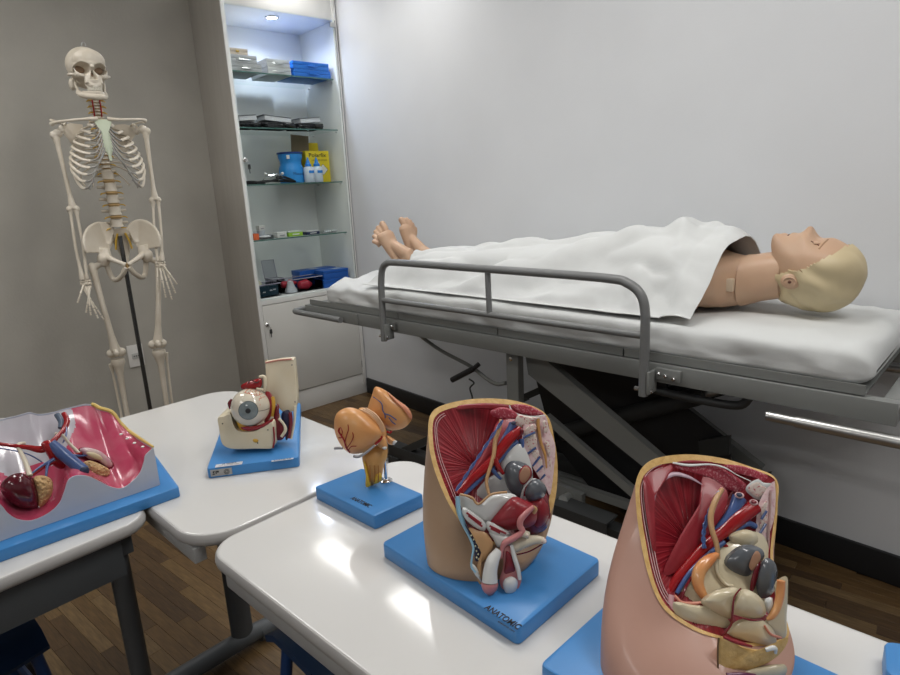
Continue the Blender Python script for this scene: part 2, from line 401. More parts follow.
# text helper
def text(name, body, size, M, m, parent, width=None, bold=0.0):
    cu = bpy.data.curves.new('t', 'FONT'); cu.body = body; cu.size = size; cu.align_x = 'CENTER'; cu.align_y = 'CENTER'; cu.extrude = 0.00015; cu.offset = bold; cu.resolution_u = 3
    o = bpy.data.objects.new('t', cu); C.objects.link(o)
    dg = bpy.context.evaluated_depsgraph_get(); dg.update(); me = bpy.data.meshes.new_from_object(o.evaluated_get(dg))
    bpy.data.objects.remove(o); mb = MB()
    vs = [v.co.copy() for v in me.vertices]
    if width and vs:
        w_ = max(v.x for v in vs) - min(v.x for v in vs); k = width / w_
        for v in vs: v.x *= k
    mb.add([M @ v for v in vs], [tuple(p.vertices) for p in me.polygons]); mb.fixn = False
    return obj(name, mb, m, parent)
def basis(o, x, y):
    x = Vector(x).normalized(); y = Vector(y).normalized(); z = x.cross(y).normalized(); y = z.cross(x)
    return Matrix(((x.x, y.x, z.x, o[0]), (x.y, y.y, z.y, o[1]), (x.z, y.z, z.z, o[2]), (0, 0, 0, 1)))
# shelf items (y along the shelf, x into the cabinet)
XS = XF - .035   # front of shelf stuff
def case_box(name, label, cat, px0, px1, z, h, depth, m, latch=steel, group=None, inn=.05, yaw=0.0):
    y0 = cab(px0, 70, inn).y; y1 = cab(px1, 70, inn).y; x1 = XF - inn; x0 = x1 - depth
    M = TR((x0 + x1) / 2, (y0 + y1) / 2, z) @ Rz(yaw); hx = depth / 2; hy = (y1 - y0) / 2
    t = thing(name, label, cat, ((x0 + x1) / 2, (y0 + y1) / 2, z), group)
    obj('case_body', MB().box((-hx, -hy, 0.0005), (hx, hy, h * .55), .002, M), m, t)
    obj('case_lid', MB().box((-hx, -hy, h * .57), (hx, hy, h), .002, M), m, t)
    lw = .022 if latch is not brass else .008
    obj('latch', MB().box((hx, -lw, h * .4), (hx + .004, lw, h * .68), .001, M) if latch is brass else MB().box((hx, -.022, h * .4), (hx + .004, .022, h * .68), .001, M).tube([M @ Vector((hx + .002, -.035, h * .5)), M @ Vector((hx + .008, -.02, h * .42)), M @ Vector((hx + .008, .02, h * .42)), M @ Vector((hx + .002, .035, h * .5))], .002, 6), latch, t)
    return t
grey_case = mat('grey_case', (0.42, 0.42, 0.42), 0.45); pale_case = mat('pale_grey_case', (0.55, 0.55, 0.54), 0.45)
blue_case = mat('blue_case', (0.02, 0.16, 0.60), 0.4); wood_l = mat('light_wood', (0.60, 0.50, 0.40), 0.5, col2=(0.55, 0.45, 0.35), scale=20, stretch=(6, 1, 6))
h = .039
case_box('instrument_case', 'grey flat instrument case, lower of the left pair on the top shelf', 'case', 231, 262, SH[0], h, .20, grey_case, inn=.045)
case_box('instrument_case', 'grey flat instrument case under the small wooden box, top shelf', 'case', 230, 258, SH[0] + h, h, .20, grey_case, inn=.045)
case_box('instrument_case', 'pale grey case beside the blue boxes, lower of its pair', 'case', 268, 291, SH[0], h, .20, pale_case, inn=.06)
case_box('instrument_case', 'pale grey case beside the blue boxes, upper of its pair', 'case', 267.5, 290.5, SH[0] + h, h, .20, pale_case, inn=.06)
case_box('instrument_case', 'bright blue flat case at the right of the top shelf, lower one', 'case', 294, 330, SH[0], h, .20, blue_case, blue_case, inn=.045)
case_box('instrument_case', 'bright blue flat case at the right of the top shelf, upper one', 'case', 293.5, 329, SH[0] + h, h, .20, blue_case, blue_case, inn=.045)
case_box('wooden_box', 'small pale wooden box with brass clasp on top of the grey cases', 'box', 229, 250, SH[0] + 2 * h, .032, .16, wood_l, brass, inn=.06)
# blood pressure cuffs
cloth_b = mat('black_fabric', (0.022, 0.022, 0.025), 0.8, bump=.5, bscale=300)
rub_b = mat('black_rubber', (0.012, 0.012, 0.013), 0.45)
pouch = mat('grey_box_top', (0.62, 0.62, 0.64), 0.4)
def cuff(px0, px1, label, seed):
    r_ = random.Random(seed); y0 = cab(px0, 122, .06).y; y1 = cab(px1, 122, .06).y; z = SH[1]; x = XF - .12; yc = (y0 + y1) / 2; hw = (y1 - y0) / 2
    t = thing('blood_pressure_cuff', label, 'blood pressure kit', (x, yc, z), 'black cuffs on the second shelf')
    mb = MB()
    for k in range(3):
        M = TR(x, yc, z + .002 + k * .009) @ Rz((r_.random() - .5) * .3); mb.box((-.07, -hw * .98, 0), (.08, hw * .95, .010), .004, M)
    obj('cuff', mb, cloth_b, t)
    mb = MB()
    for k in range(3):
        pts = [Vector((x + .075 + .012 * math.sin(a * 2 + k) - .01 * k, yc + hw * (a / 4 - .9), z + .008 + .006 * k + .007 * abs(math.sin(a * 1.3 + k)))) for a in [i * .5 for i in range(15)]]
        mb.tube(pts, .0042, 6)
    mb.ell((x + .08, yc + hw * .55, z + .016), (.018, .028, .015))
    obj('rubber_tube', mb, rub_b, t)
    b = thing('cuff_box', 'grey topped thin box lying on the black cuff, ' + label.split(',')[-1].strip(), 'box', (x, yc, z + .03))
    M = TR(x + .010, yc + (-.004), z + .0325) @ Rz((r_.random() - .3) * .25) @ Matrix.Rotation(math.radians(5 * (1 if seed % 2 else -1)), 4, 'X')
    obj('box_body', MB().box((-.05, -hw * .80, 0.002), (.066, hw * .80, .024), .002, M), pouch, b)
    obj('box_lid', MB().box((-.05, -hw * .90, .0245), (.069, hw * .78, .028), .001, M), mat('dark_grey_lid', (.16, .16, .17), .4), b)
cuff(237, 259, 'folded black cuff and tubing on the second shelf, at the left end', 1)
cuff(262, 294, 'folded black cuff and tubing on the second shelf, in the middle', 2)
cuff(296, 322, 'folded black cuff and tubing on the second shelf, at the right end', 3)
# third shelf
z3 = SH[2]
t = thing('stethoscope', 'black stethoscope with chrome ear tubes lying on the third shelf', 'stethoscope', (XF - .08, 1.53, z3))
def sh3(px, py, inn): return cab(px, py, inn)
mb = MB()
pts = []
for i in range(60):
    a = i / 59 * 4 * PI; pts.append(Vector((XF - .09 + .035 * math.cos(a), 1.45 + .05 * math.sin(a) + .02 * i / 59, z3 + .006 + .006 * (i / 30 % 1) + .004 * math.sin(a * 1.5))))
pts += [Vector((XF - .07, 1.53, z3 + .016)), Vector((XF - .06, 1.57, z3 + .03)), Vector((XF - .06, 1.61, z3 + .035)), Vector((XF - .06, 1.65, z3 + .022)), Vector((XF - .06, 1.68, z3 + .008))]
mb.tube(catmull([tuple(p) for p in pts[::4] + pts[-4:]], 4), .0055, 8)
mb.tube(catmull([(XF - .07, 1.44, z3 + .008), (XF - .05, 1.5, z3 + .012), (XF - .055, 1.56, z3 + .02), (XF - .06, 1.6, z3 + .033)], 6), .0055, 8)
obj('tubing', mb, rub_b, t)
mb = MB(); mb.tube(catmull([(XF - .06, 1.60, z3 + .036), (XF - .07, 1.56, z3 + .045), (XF - .08, 1.52, z3 + .035), (XF - .08, 1.5, z3 + .02)], 6), .0025, 6)
mb.tube(catmull([(XF - .06, 1.61, z3 + .034), (XF - .04, 1.57, z3 + .050), (XF - .04, 1.53, z3 + .042), (XF - .05, 1.51, z3 + .05)], 6), .0025, 6)
obj('ear_tubes', mb, chrome, t)
mb = MB().ell((XF - .06, 1.607, z3 + .052), (.008, .008, .008)).ell((XF - .05, 1.505, z3 + .052), (.007, .007, .007)); obj('ear_tip', mb, plastic_w, t, kind='stuff')
# blue jar
jb = mat('blue_jar', (0.03, 0.27, 0.68), 0.35); q0 = cab(281.5, 182, .14); q1 = cab(303.5, 182, .14); yc = (q0.y + q1.y) / 2; r0 = (q1.y - q0.y) / 2
t = thing('plastic_jar', 'bright blue waisted plastic jar with dark blue rim on the third shelf', 'jar', (XF - .14, yc, z3))
HJ = .165
obj('jar_body', MB().lathe([(r0 * .86, 0.001), (r0 * .98, .004), (r0, .02), (r0, HJ * .42), (r0 * .97, HJ * .5), (r0 * .86, HJ * .6), (r0 * .86, HJ * .72), (r0 * .97, HJ * .82), (r0 * .97, HJ * .94)], TR(XF - .14, yc, z3), 32), jb, t)
obj('jar_lid', MB().lathe([(r0 * 1.0, HJ * .94), (r0 * 1.04, HJ * .95), (r0 * 1.04, HJ), (r0 * .5, HJ), (0, HJ)], TR(XF - .14, yc, z3), 32), mat('navy_lid', (.01, .04, .2), .4), t)
text('lettering', 'Mucoso', .022, basis((XF - .14 + r0 + .0012, yc + .008, z3 + .05), (0, 1, 0), (0, 0, 1)), mat('navy_ink', (.01, .03, .12), .6), t)
obj('label_patch', MB().box((XF - .14 + r0 * .80, yc - r0 * .75, z3 + HJ * .78), (XF - .14 + r0 * .86, yc - r0 * .5, z3 + HJ * .90)), plastic_w, t)
# yellow box with cardboard flaps
yb = mat('yellow_card', (0.72, 0.55, 0.02), 0.55); cbd = mat('brown_card', (0.25, 0.20, 0.13), 0.8, col2=(.2, .16, .10), scale=8)
q0 = cab(309, 180, .10).y; q1 = cab(332, 180, .10).y
t = thing('folded_carton', 'yellow cardboard sharps carton with black print and open brown flaps on the third shelf', 'carton', (XF - .2, (q0 + q1) / 2, z3))
xb = XF - .115
obj('front_panel', MB().box((xb, q0, z3 + .001), (xb + .004, q1, z3 + .172), .0005), yb, t)
obj('side_wall', MB().box((xb - .11, q1 - .004, z3 + .001), (xb - .0005, q1, z3 + .172)), yb, t)
obj('side_wall', MB().box((xb - .11, q0, z3 + .001), (xb - .0005, q0 + .004, z3 + .172)), yb, t)
obj('back_wall', MB().box((xb - .114, q0, z3 + .001), (xb - .1105, q1 + .004, z3 + .225)), yb, t)
obj('open_flap', MB().box((-.002, -.055, 0), (.002, .055, .12), 0, TR(xb - .105, q0 + .028, z3 + .145) @ Matrix.Rotation(math.radians(-4), 4, 'X')), cbd, t, label='brown open cardboard flap')
obj('open_flap', MB().box((-.002, -.045, 0), (.002, .02, .10), 0, TR(xb - .09, q0 - .005, z3 + .075)), cbd, t, label='brown open cardboard flap')
ink = mat('black_ink', (.01, .01, .01), .6)
text('lettering', 'Polarfix', .030, basis((xb + .0045, (q0 + q1) / 2, z3 + .148), (0, 1, 0), (0, 0, 1)), ink, t, bold=.0004, width=(q1 - q0) * .74)
text('lettering', 'coletor perfurocortante', .011, basis((xb + .0045, (q0 + q1) / 2 + .01, z3 + .123), (0, 1, 0), (0, 0, 1)), ink, t, width=(q1 - q0) * .66)
yy = (q0 + q1) / 2 + .03
obj('hazard_diamond', MB().prism([(xb + .0042, yy - .03, z3 + .07), (xb + .0042, yy, z3 + .04), (xb + .0042, yy + .03, z3 + .07), (xb + .0042, yy, z3 + .10)], (.0004, 0, 0)), plastic_w, t)
mb = MB()
L4 = [Vector((xb + .0048, yy - .03, z3 + .07)), Vector((xb + .0048, yy, z3 + .04)), Vector((xb + .0048, yy + .03, z3 + .07)), Vector((xb + .0048, yy, z3 + .10))]
mb.tube(L4, .0012, 4, closed=True); obj('diamond_outline', mb, ink, t)
# squeeze bottles
bt = mat('milky_plastic', (0.60, 0.66, 0.74), 0.3, sss=.2); bl = mat('blue_tip', (0.02, 0.2, 0.6), 0.35)
for i, (px0, px1, s_) in enumerate(((305.5, 314.5, 'left'), (314, 323, 'right'))):
    y0 = cab(px0, 180, .065).y; y1 = cab(px1, 180, .065).y; r_ = (y1 - y0) / 2; x = XF - .07 + .0 * i; y = (y0 + y1) / 2
    t = thing('squeeze_bottle', 'small milky squeeze bottle with pointed blue tip, %s one before the yellow carton' % s_, 'bottle', (x, y, z3), None)
    obj('bottle_body', MB().lathe([(r_ * .9, .001), (r_, .005), (r_, .075), (r_ * .85, .083), (r_ * .5, .086)], TR(x, y, z3), 20), bt, t)
    obj('nozzle', MB().lathe([(r_ * .62, .086), (r_ * .62, .098), (r_ * .45, .102), (r_ * .22, .125), (r_ * .1, .135)], TR(x, y, z3), 16), bl, t)
    obj('label', MB().box((x + r_ * .96, y - r_ * .5, z3 + .05), (x + r_ + .0008, y + r_ * .6, z3 + .064)), bl, t, label='blue printed band')
# fourth shelf
z4 = SH[3]
def py4(px, inn=.05): return cab(px, 235, inn).y
clear_pl = glass('clear_plastic', (0.93, 0.94, 0.97), 0.05, .08)
org = mat('orange_plastic', (0.85, 0.16, 0.05), 0.4); limeg = mat('lime_card', (0.35, 0.62, 0.06), 0.5)
def small_box(name, label, px0, px1, z, h, dep, m, inn, lidm=None, lab=None, cat='box'):
    y0, y1 = py4(px0, inn), py4(px1, inn); x1 = XF - inn
    t = thing(name, label, cat, (x1 - dep / 2, (y0 + y1) / 2, z))
    obj('box_body', MB().box((x1 - dep, y0, z + .0005), (x1, y1, z + h * .75), .002), m, t)
    obj('box_lid', MB().box((x1 - dep - .001, y0 - .001, z + h * .76), (x1 + .001, y1 + .001, z + h), .002), lidm or m, t)
    if lab: obj('printed_band', MB().box((x1 + .0002, y0 + (y1 - y0) * .25, z + h * .3), (x1 + .0012, y0 + (y1 - y0) * .75, z + h * .5)), lab, t)
    return t
small_box('medicine_box', 'small orange box at the left end of the fourth shelf', 253.5, 259, z4, .045, .05, org, .045, lidm=clear_pl)
t = thing('plastic_case', 'clear flat plastic case holding a white piece on the fourth shelf', 'case', (XF - .08, py4(266), z4))
obj('tray', MB().box((XF - .12, py4(261), z4 + .0005), (XF - .045, py4(273.5), z4 + .022), .003), clear_pl, t)
obj('filling', MB().pillow([(XF - .08 + .028 * math.cos(a), py4(267) + .035 * math.sin(a), z4 + .012) for a in [i * PI / 8 for i in range(16)]], (0, 0, 1), .009), plastic_w, t)
small_box('dropper_box', 'small white box stacked on clear pot at left of the fourth shelf', 260, 266, z4 + .045, .026, .04, plastic_w, .10, lab=mat('grey_print', (.3, .3, .3), .5))
t = thing('specimen_pot', 'clear squat pot under the small white box on the fourth shelf', 'pot', (XF - .12, py4(263.5, .1), z4))
obj('pot_body', MB().lathe([(.018, .001), (.020, .004), (.020, .036), (.022, .036), (.022, .0445)], TR(XF - .12, py4(263, .1), z4), 20), mat('pale_pot', (.55, .58, .62), .3), t)
t = small_box('vial_box', 'small white box of vials beside the lime green box', 277.5, 287, z4, .03, .05, plastic_w, .06, lab=mat('grey_print', (.3, .3, .3), .5))
small_box('medicine_box', 'lime green box lying on the fourth shelf', 289, 303, z4, .030, .05, limeg, .055, lab=plastic_w, lidm=mat('pale_lid', (.6, .64, .55), .4))
small_box('medicine_box', 'flat navy box with white print, right of the lime green box', 307, 320, z4, .022, .05, mat('navy_card', (.03, .04, .1), .4), .06, lab=plastic_w, lidm=pale_case)
t = thing('vial', 'small clear vials lying at the right end of the fourth shelf', 'vial', (XF - .08, py4(328), z4))
for a, (dx, dy, an) in enumerate(((0, 0, .3), (-.02, .02, -.4), (.01, .045, .1))):
    M = TR(XF - .07 + dx, py4(326) + dy, z4 + .008) @ Rz(an) @ Matrix.Rotation(-PI / 2, 4, 'X')
    obj('tube', MB().lathe([(.0075, 0), (.0075, .03), (.004, .035), (.004, .04)], M, 12), mat('vial_glass', (.5, .52, .53), .2), t)
# deck
zd = DECK
wax = mat('cream_resin', (0.66, 0.62, 0.46), 0.5); redp = mat('red_resin', (0.5, 0.03, 0.05), 0.35)
def deck(px, py): return at_z(px, py, zd)
t = thing('resin_model', 'small cream lumpy resin model at the left of the cabinet deck', 'model', (XF - .13, 1.40, zd + .0))
obj('model_body', MB().ell((XF - .13, 1.41, zd + .065), (.035, .033, .033), fn=lambda d: 1 + .12 * math.sin(5 * d.x) * math.cos(6 * d.y)), wax, t)
obj('model_foot', MB().lathe([(.026, .0005), (.026, .006), (.01, .012), (.01, .04)], TR(XF - .13, 1.41, zd), 16), wax, t)
t = thing('test_kit_box', 'dark teal box with white print in clear tray, cabinet deck', 'box', (XF - .06, 1.44, zd))
obj('box_body', MB().box((XF - .075, 1.385, zd + .008), (XF - .045, 1.50, zd + .062), .002), mat('dark_teal', (.012, .04, .055), .4), t)
mb = MB()
for a, b_, c_ in ((1.41, .028, .003), (1.45, .034, .008), (1.47, .036, .012)): mb.box((XF - .0448, a, zd + b_), (XF - .0443, a + .015, zd + b_ + .006))
obj('white_print', mb, plastic_w, t)
def tray(name, label, y0, y1, d0, d1, h, lid=False):
    x1 = XF - d0; x0 = XF - d1; t = thing(name, label, 'tray', ((x0 + x1) / 2, (y0 + y1) / 2, zd)); w_ = .0018
    for lo, hi in (((x0, y0, zd + .0005), (x1, y1, zd + .003)), ((x0, y0, zd + .003), (x0 + w_, y1, zd + h)), ((x1 - w_, y0, zd + .003), (x1, y1, zd + h)), ((x0, y0, zd + .003), (x1, y0 + w_, zd + h)), ((x0, y1 - w_, zd + .003), (x1, y1, zd + h))):
        obj('wall', MB().box(lo, hi), clear_pl, t)
    rim = MB().tube([(x0, y0, zd + h), (x1, y0, zd + h), (x1, y1, zd + h), (x0, y1, zd + h)], .0026, 6, closed=True)
    obj('rim', rim, mat('violet_clear_edge', (.36, .33, .42), .3), t)
    if lid:
        mb = MB().tube([(x0, y0, zd + h), (x0, y1, zd + h), (x0 - .02, y1, zd + h + .10), (x0 - .02, y0, zd + h + .10)], .002, 6, closed=True); obj('lid_frame', mb, mat('violet_clear_edge', (.36, .33, .42), .3), t)
        obj('lid', MB().prism([(x0, y0, zd + h), (x0, y1, zd + h), (x0 - .02, y1, zd + h + .10), (x0 - .02, y0, zd + h + .10)], (.0015, 0, 0)), clear_pl, t)
    return t
tray('clear_tray', 'clear plastic tray around the dark teal box on the cabinet deck', 1.376, 1.515, .04, .16, .07)
tray('clear_tray', 'clear plastic box with its lid standing open behind the teal box', 1.525, 1.60, .16, .25, .075, True)
tray('clear_tray', 'long clear plastic tray holding red and white models on the cabinet deck', 1.545, 1.775, .04, .15, .075)
t = thing('resin_model', 'white bell shaped model in the long clear tray', 'model', (XF - .075, 1.60, zd + .003))
obj('model_body', MB().lathe([(.036, .001), (.034, .012), (.024, .03), (.018, .05), (.016, .06), (0, .064)], TR(XF - .08, 1.592, zd + .003), 20), plastic_w, t)
t = thing('resin_model', 'red fan shaped model in the long clear tray', 'model', (XF - .09, 1.67, zd + .003))
obj('model_body', MB().ell((XF - .09, 1.685, zd + .032), (.03, .045, .028), fn=lambda d: 1 + .10 * math.sin(7 * d.y)), redp, t)
obj('model_body', MB().ell((XF - .12, 1.60, zd + .045), (.02, .05, .022), fn=lambda d: 1 + .15 * math.sin(7 * d.y)), redp, t)
bc2 = mat('deep_blue_box', (0.015, 0.10, 0.42), 0.4)
for i, (y0, y1, inn, z, lab) in enumerate(((1.70, 1.94, .16, zd, 'deep blue box at the back of the cabinet deck'), (1.78, 1.955, .04, zd, 'deep blue box at the right front of the cabinet deck, lower of two'), (1.785, 1.95, .04, zd + .05, 'deep blue box at the right front of the cabinet deck, upper of two'))):
    t = thing('storage_box', lab, 'box', (XF - inn - .05, (y0 + y1) / 2, z)); hh = .10 if i == 0 else .049
    obj('box_body', MB().box((XF - inn - .10, y0, z + .0005), (XF - inn, y1, z + hh * .7), .002), bc2, t)
    obj('box_lid', MB().box((XF - inn - .101, y0 - .001, z + hh * .72), (XF - inn + .001, y1 + .001, z + hh), .002), bc2, t)
    if i != 1: obj('label', MB().box((XF - inn - .07, y0 + .09, z + hh + .0002), (XF - inn - .03, y0 + .14, z + hh + .0008)), mat('pale_label', (.45, .5, .6), .5), t)

# ------------------------------------------------------------------ tables
top_m = mat('white_gloss_laminate', (0.66, 0.655, 0.64), 0.09, col2=(0.645, 0.64, 0.625), scale=5, coat=0.35, spec=0.45)
edge_m = mat('grey_white_edging', (0.42, 0.41, 0.40), 0.5)
leg_m = mat('graphite_painted_steel', (0.075, 0.082, 0.088), 0.45)
alu_m = mat('light_grey_rail', (0.36, 0.36, 0.355), 0.4)
TZ = .70
def rrect(x0, y0, x1, y1, r, n=10):
    out = []
    for cx, cy, a0 in ((x1 - r, y0 + r, -PI / 2), (x1 - r, y1 - r, 0), (x0 + r, y1 - r, PI / 2), (x0 + r, y0 + r, PI)):
        for k in range(n + 1): a = a0 + PI / 2 * k / n; out.append((cx + r * math.cos(a), cy + r * math.sin(a)))
    return out
def make_table(label, corner, yaw, length, width, rc=.055, legs='T', r2=None, apron=None):
    """corner = near right corner; table runs back along -x (or +x when length < 0)"""
    M = TR(corner[0], corner[1], 0) @ Rz(yaw); L_ = length
    x0, x1 = (min(0, L_), max(0, L_)); y0, y1 = 0, width
    cen = M @ Vector(((x0 + x1) / 2, width / 2, 0))
    t = thing('classroom_table', label, 'table', (cen.x, cen.y, 0))
    def ring(ins, z): return [M @ Vector((x, y, z)) for x, y in rrect(x0 + ins, y0 + ins, x1 - ins, y1 - ins, max(.004, rc - ins))]
    obj('tabletop', MB().loft([ring(.010, TZ - .012), ring(.0052, TZ - .0007), ring(.006, TZ - .0001), ring(.009, TZ)]), top_m, t)
    e = [ring(.012, TZ - .022), ring(.006, TZ - .0215), ring(.001, TZ - .017), ring(0, TZ - .011), ring(.0012, TZ - .0045), ring(.0035, TZ - .0012), ring(.0052, TZ - .0008), ring(.007, TZ - .004), ring(.012, TZ - .012)]
    obj('edging', MB().loft(e + [e[0]], (False, False)), edge_m, t)
    obj('underside', MB().loft([ring(.0125, TZ - .0215), ring(.0125, TZ - .013)]), leg_m, t)
    ra = lambda a, b, h0=.036: MB().box(a, b, .002, M)
    for yy in (.008, width - .028):
        obj('long_rail', ra((x0 + .05, yy, TZ - .048), (x1 - .035, yy + .020, TZ - .0225)), alu_m if apron is None else apron, t)
    for xx in (x0 + .11, x1 - .15):
        obj('cross_rail', ra((xx, .029, TZ - .058), (xx + .04, width - .029, TZ - .0225)), leg_m, t)
        yc = width / 2
        obj('leg', MB().tube([M @ Vector((xx + .02, yc + .085, TZ - .06)), M @ Vector((xx + .02, yc + .085, .05))], .030, 16, flat=.62), leg_m, t)
        f = obj('foot', MB().tube([M @ Vector((xx + .02, yc - .19, .024)), M @ Vector((xx + .02, yc - .16, .034)), M @ Vector((xx + .02, yc + .13, .038)), M @ Vector((xx + .02, yc + .17, .03))], .024, 16), leg_m, t)
        for s_ in (-1, 1): obj('foot_cap', MB().tube([M @ Vector((xx + .02, yc + s_ * .13, .032)), M @ Vector((xx + .02, yc + s_ * .19, .028)), M @ Vector((xx + .02, yc + s_ * .195, .028))], [.0275, .027, .012], 16), leg_m, f)
    return t, M
T2, M2 = make_table('white glossy table carrying the eye model, beside the grey wall', (-.868, .243), math.radians(4), -.71, .412, .075)
T3, M3 = make_table('white glossy table carrying the orange brain model and both pelvis models', (-.862, .249), math.radians(4.9), 1.25, .402, .052)
# table under the kidney model, four-legged
def make_table1():
    yaw = math.radians(7); M = TR(-.963, -.22, 0) @ Rz(yaw)
    x0, x1, y0, y1, rc = -.83, 0, 0, .455, .05
    cen = M @ Vector((-.33, .22, 0)); t = thing('classroom_table', 'white topped table with dark apron under the kidney model, at left', 'table', (cen.x, cen.y, 0))
    def ring(ins, z): return [M @ Vector((x, y, z)) for x, y in rrect(x0 + ins, y0 + ins, x1 - ins, y1 - ins, max(.004, rc - ins))]
    obj('tabletop', MB().loft([ring(.010, TZ - .012), ring(.0052, TZ - .0007), ring(.006, TZ - .0001), ring(.009, TZ)]), top_m, t)
    e = [ring(.012, TZ - .022), ring(.006, TZ - .0215), ring(.001, TZ - .017), ring(0, TZ - .011), ring(.0012, TZ - .0045), ring(.0035, TZ - .0012), ring(.0052, TZ - .0008), ring(.007, TZ - .004), ring(.012, TZ - .012)]
    obj('edging', MB().loft(e + [e[0]], (False, False)), edge_m, t)
    obj('underside', MB().loft([ring(.0125, TZ - .0215), ring(.0125, TZ - .013)]), leg_m, t)
    obj('apron', MB().box((-.045, .05, TZ - .095), (-.025, y1 - .05, TZ - .0225), .002, M), leg_m, t)
    obj('apron', MB().box((x0 + .025, .05, TZ - .095), (x0 + .045, y1 - .05, TZ - .0225), .002, M), leg_m, t)
    obj('apron', MB().box((x0 + .05, .025, TZ - .075), (-.05, .045, TZ - .0225), .002, M), leg_m, t)
    obj('apron', MB().box((x0 + .05, y1 - .045, TZ - .075), (-.05, y1 - .025, TZ - .0225), .002, M), leg_m, t)
    for sx, sy in ((x0 + .03, .04), (x0 + .03, y1 - .08), (-.075, .04), (-.075, y1 - .045)):
        l_ = obj('leg', MB().tube([M @ Vector((sx, sy, TZ - .0225)), M @ Vector((sx, sy, TZ - .05)), M @ Vector((sx, sy, .03))], [.0185, .017, .016], 14), leg_m, t)
        obj('foot_cap', MB().tube([M @ Vector((sx, sy, .001)), M @ Vector((sx, sy, .04))], .020, 14), dark_pl, l_)
        obj('corner_cap', MB().tube([M @ Vector((sx, sy, TZ - .066)), M @ Vector((sx, sy, TZ - .0226))], [.022, .027], 16), leg_m, t)
    return t
make_table1()
# blue chairs
navy = mat('blue_painted_steel', (0.012, 0.045, 0.15), 0.4); navy_p = mat('navy_chair_shell', (0.012, 0.035, 0.09), 0.45)
def chair(label, M):
    o = M @ Vector((0, 0, 0)); t = thing('school_chair', label, 'chair', (o.x, o.y, 0)); V = lambda *a: M @ Vector(a)
    seat = MB().grid(lambda u, v: tuple(V(.19 * (2 * u - 1) * (1 - .12 * v), .19 * (2 * v - 1), .42 + .012 * (2 * u - 1) ** 2 - .02 * (1 if v > .9 else 0) * (v - .9) * 10)), 12, 12)
    obj('seat', sheet(seat, .012), navy_p, t)
    bk = MB().grid(lambda u, v: tuple(V(.18 * (2 * u - 1), -.19 - .05 * v + .03 * (2 * u - 1) ** 2, 0.47 + .165 * v)), 12, 8)
    obj('backrest', sheet(bk, .010), navy_p, t)
    for s_ in (-1, 1):
        obj('leg', MB().tube([V(s_ * .15, .14, .41), V(s_ * .19, .19, .012)], .011, 10), navy, t)
        obj('leg', MB().tube([V(s_ * .15, -.14, .41), V(s_ * .19, -.2, .012)], .011, 10), navy, t)
        obj('side_bar', MB().tube([V(s_ * .17, .165, .22), V(s_ * .17, -.17, .22)], .008, 8), navy, t)
        obj('seat_rail', MB().tube([V(s_ * .15, .15, .408), V(s_ * .15, -.15, .408), V(s_ * .16, -.2, .5), V(s_ * .16, -.215, .56)], .010, 10), navy, t)
    obj('cross_bar', MB().tube([V(-.15, .13, .4), V(.15, .13, .4)], .009, 8), navy, t)
    obj('cross_bar', MB().tube([V(-.15, -.13, .4), V(.15, -.13, .4)], .009, 8), navy, t)
    return t
chair('navy blue school chair tucked under the table with the kidney model', TR(-1.40, -.13, 0) @ Rz(math.radians(-80)))
chair('blue metal school chair under the near edge of the white table with pelvis models', TR(-.80, .55, 0) @ Rz(math.radians(95)))
# ------------------------------------------------------------------ bed
BY = math.radians(4); BP = Vector((-1.5, 1.35, 0)); BU = Vector((math.cos(BY), math.sin(BY), 0)); BV = Vector((-math.sin(BY), math.cos(BY), 0))
def B(u, v, z): return BP + BU * u + BV * v + Vector((0, 0, z))
MBed = Matrix(((BU.x, BV.x, 0, BP.x), (BU.y, BV.y, 0, BP.y), (0, 0, 1, 0), (0, 0, 0, 1)))
def bpx(x, y, v): return at_pl(x, y, BP + BV * v, BV)
def bdrop(p): d = Vector(p) - BP; return (d.dot(BU), d.dot(BV), p[2])
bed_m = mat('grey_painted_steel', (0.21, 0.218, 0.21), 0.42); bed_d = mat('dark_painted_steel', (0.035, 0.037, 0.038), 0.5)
rail_m = mat('grey_rail_paint', (0.185, 0.19, 0.19), 0.3)
U0, U1, BWD = -.91, 1.235, .545
bed = thing('hospital_stretcher', 'grey steel adjustable hospital bed with tubular guard rail along the white wall', 'bed', tuple(B(.15, BWD / 2, 0)))
obj('side_beam', MB().box((U0, 0, .683), (U1, .03, .733), .002, MBed), bed_m, bed)
obj('side_beam', MB().box((U0, BWD - .03, .683), (U1, BWD, .733), .002, MBed), bed_m, bed)
obj('end_beam', MB().box((U0, .0305, .683), (U0 + .03, BWD - .0305, .733), .002, MBed), bed_m, bed)
obj('end_beam', MB().box((U1 - .03, .0305, .683), (U1, BWD - .0305, .733), .002, MBed), bed_m, bed)
# mattress platform, four panels with raised rim
for a, b_ in ((U0 + .03, -.30), (-.295, .18), (.185, .62), (.625, U1 - .06)):
    pl = MB().box((a, .012, .737), (b_, BWD - .012, .741), 0, MBed)
    for lo, hi in (((a, .008, .736), (b_, .012, .758)), ((a, BWD - .012, .736), (b_, BWD - .008, .758))): pl.box(lo, hi, 0, MBed)
    obj('platform_panel', pl, bed_m, bed)
obj('platform_frame', MB().box((U0 + .03, .045, .70), (U1 - .08, .075, .7365), 0, MBed).box((U0 + .03, BWD - .075, .70), (U1 - .08, BWD - .045, .7365), 0, MBed), bed_d, bed)
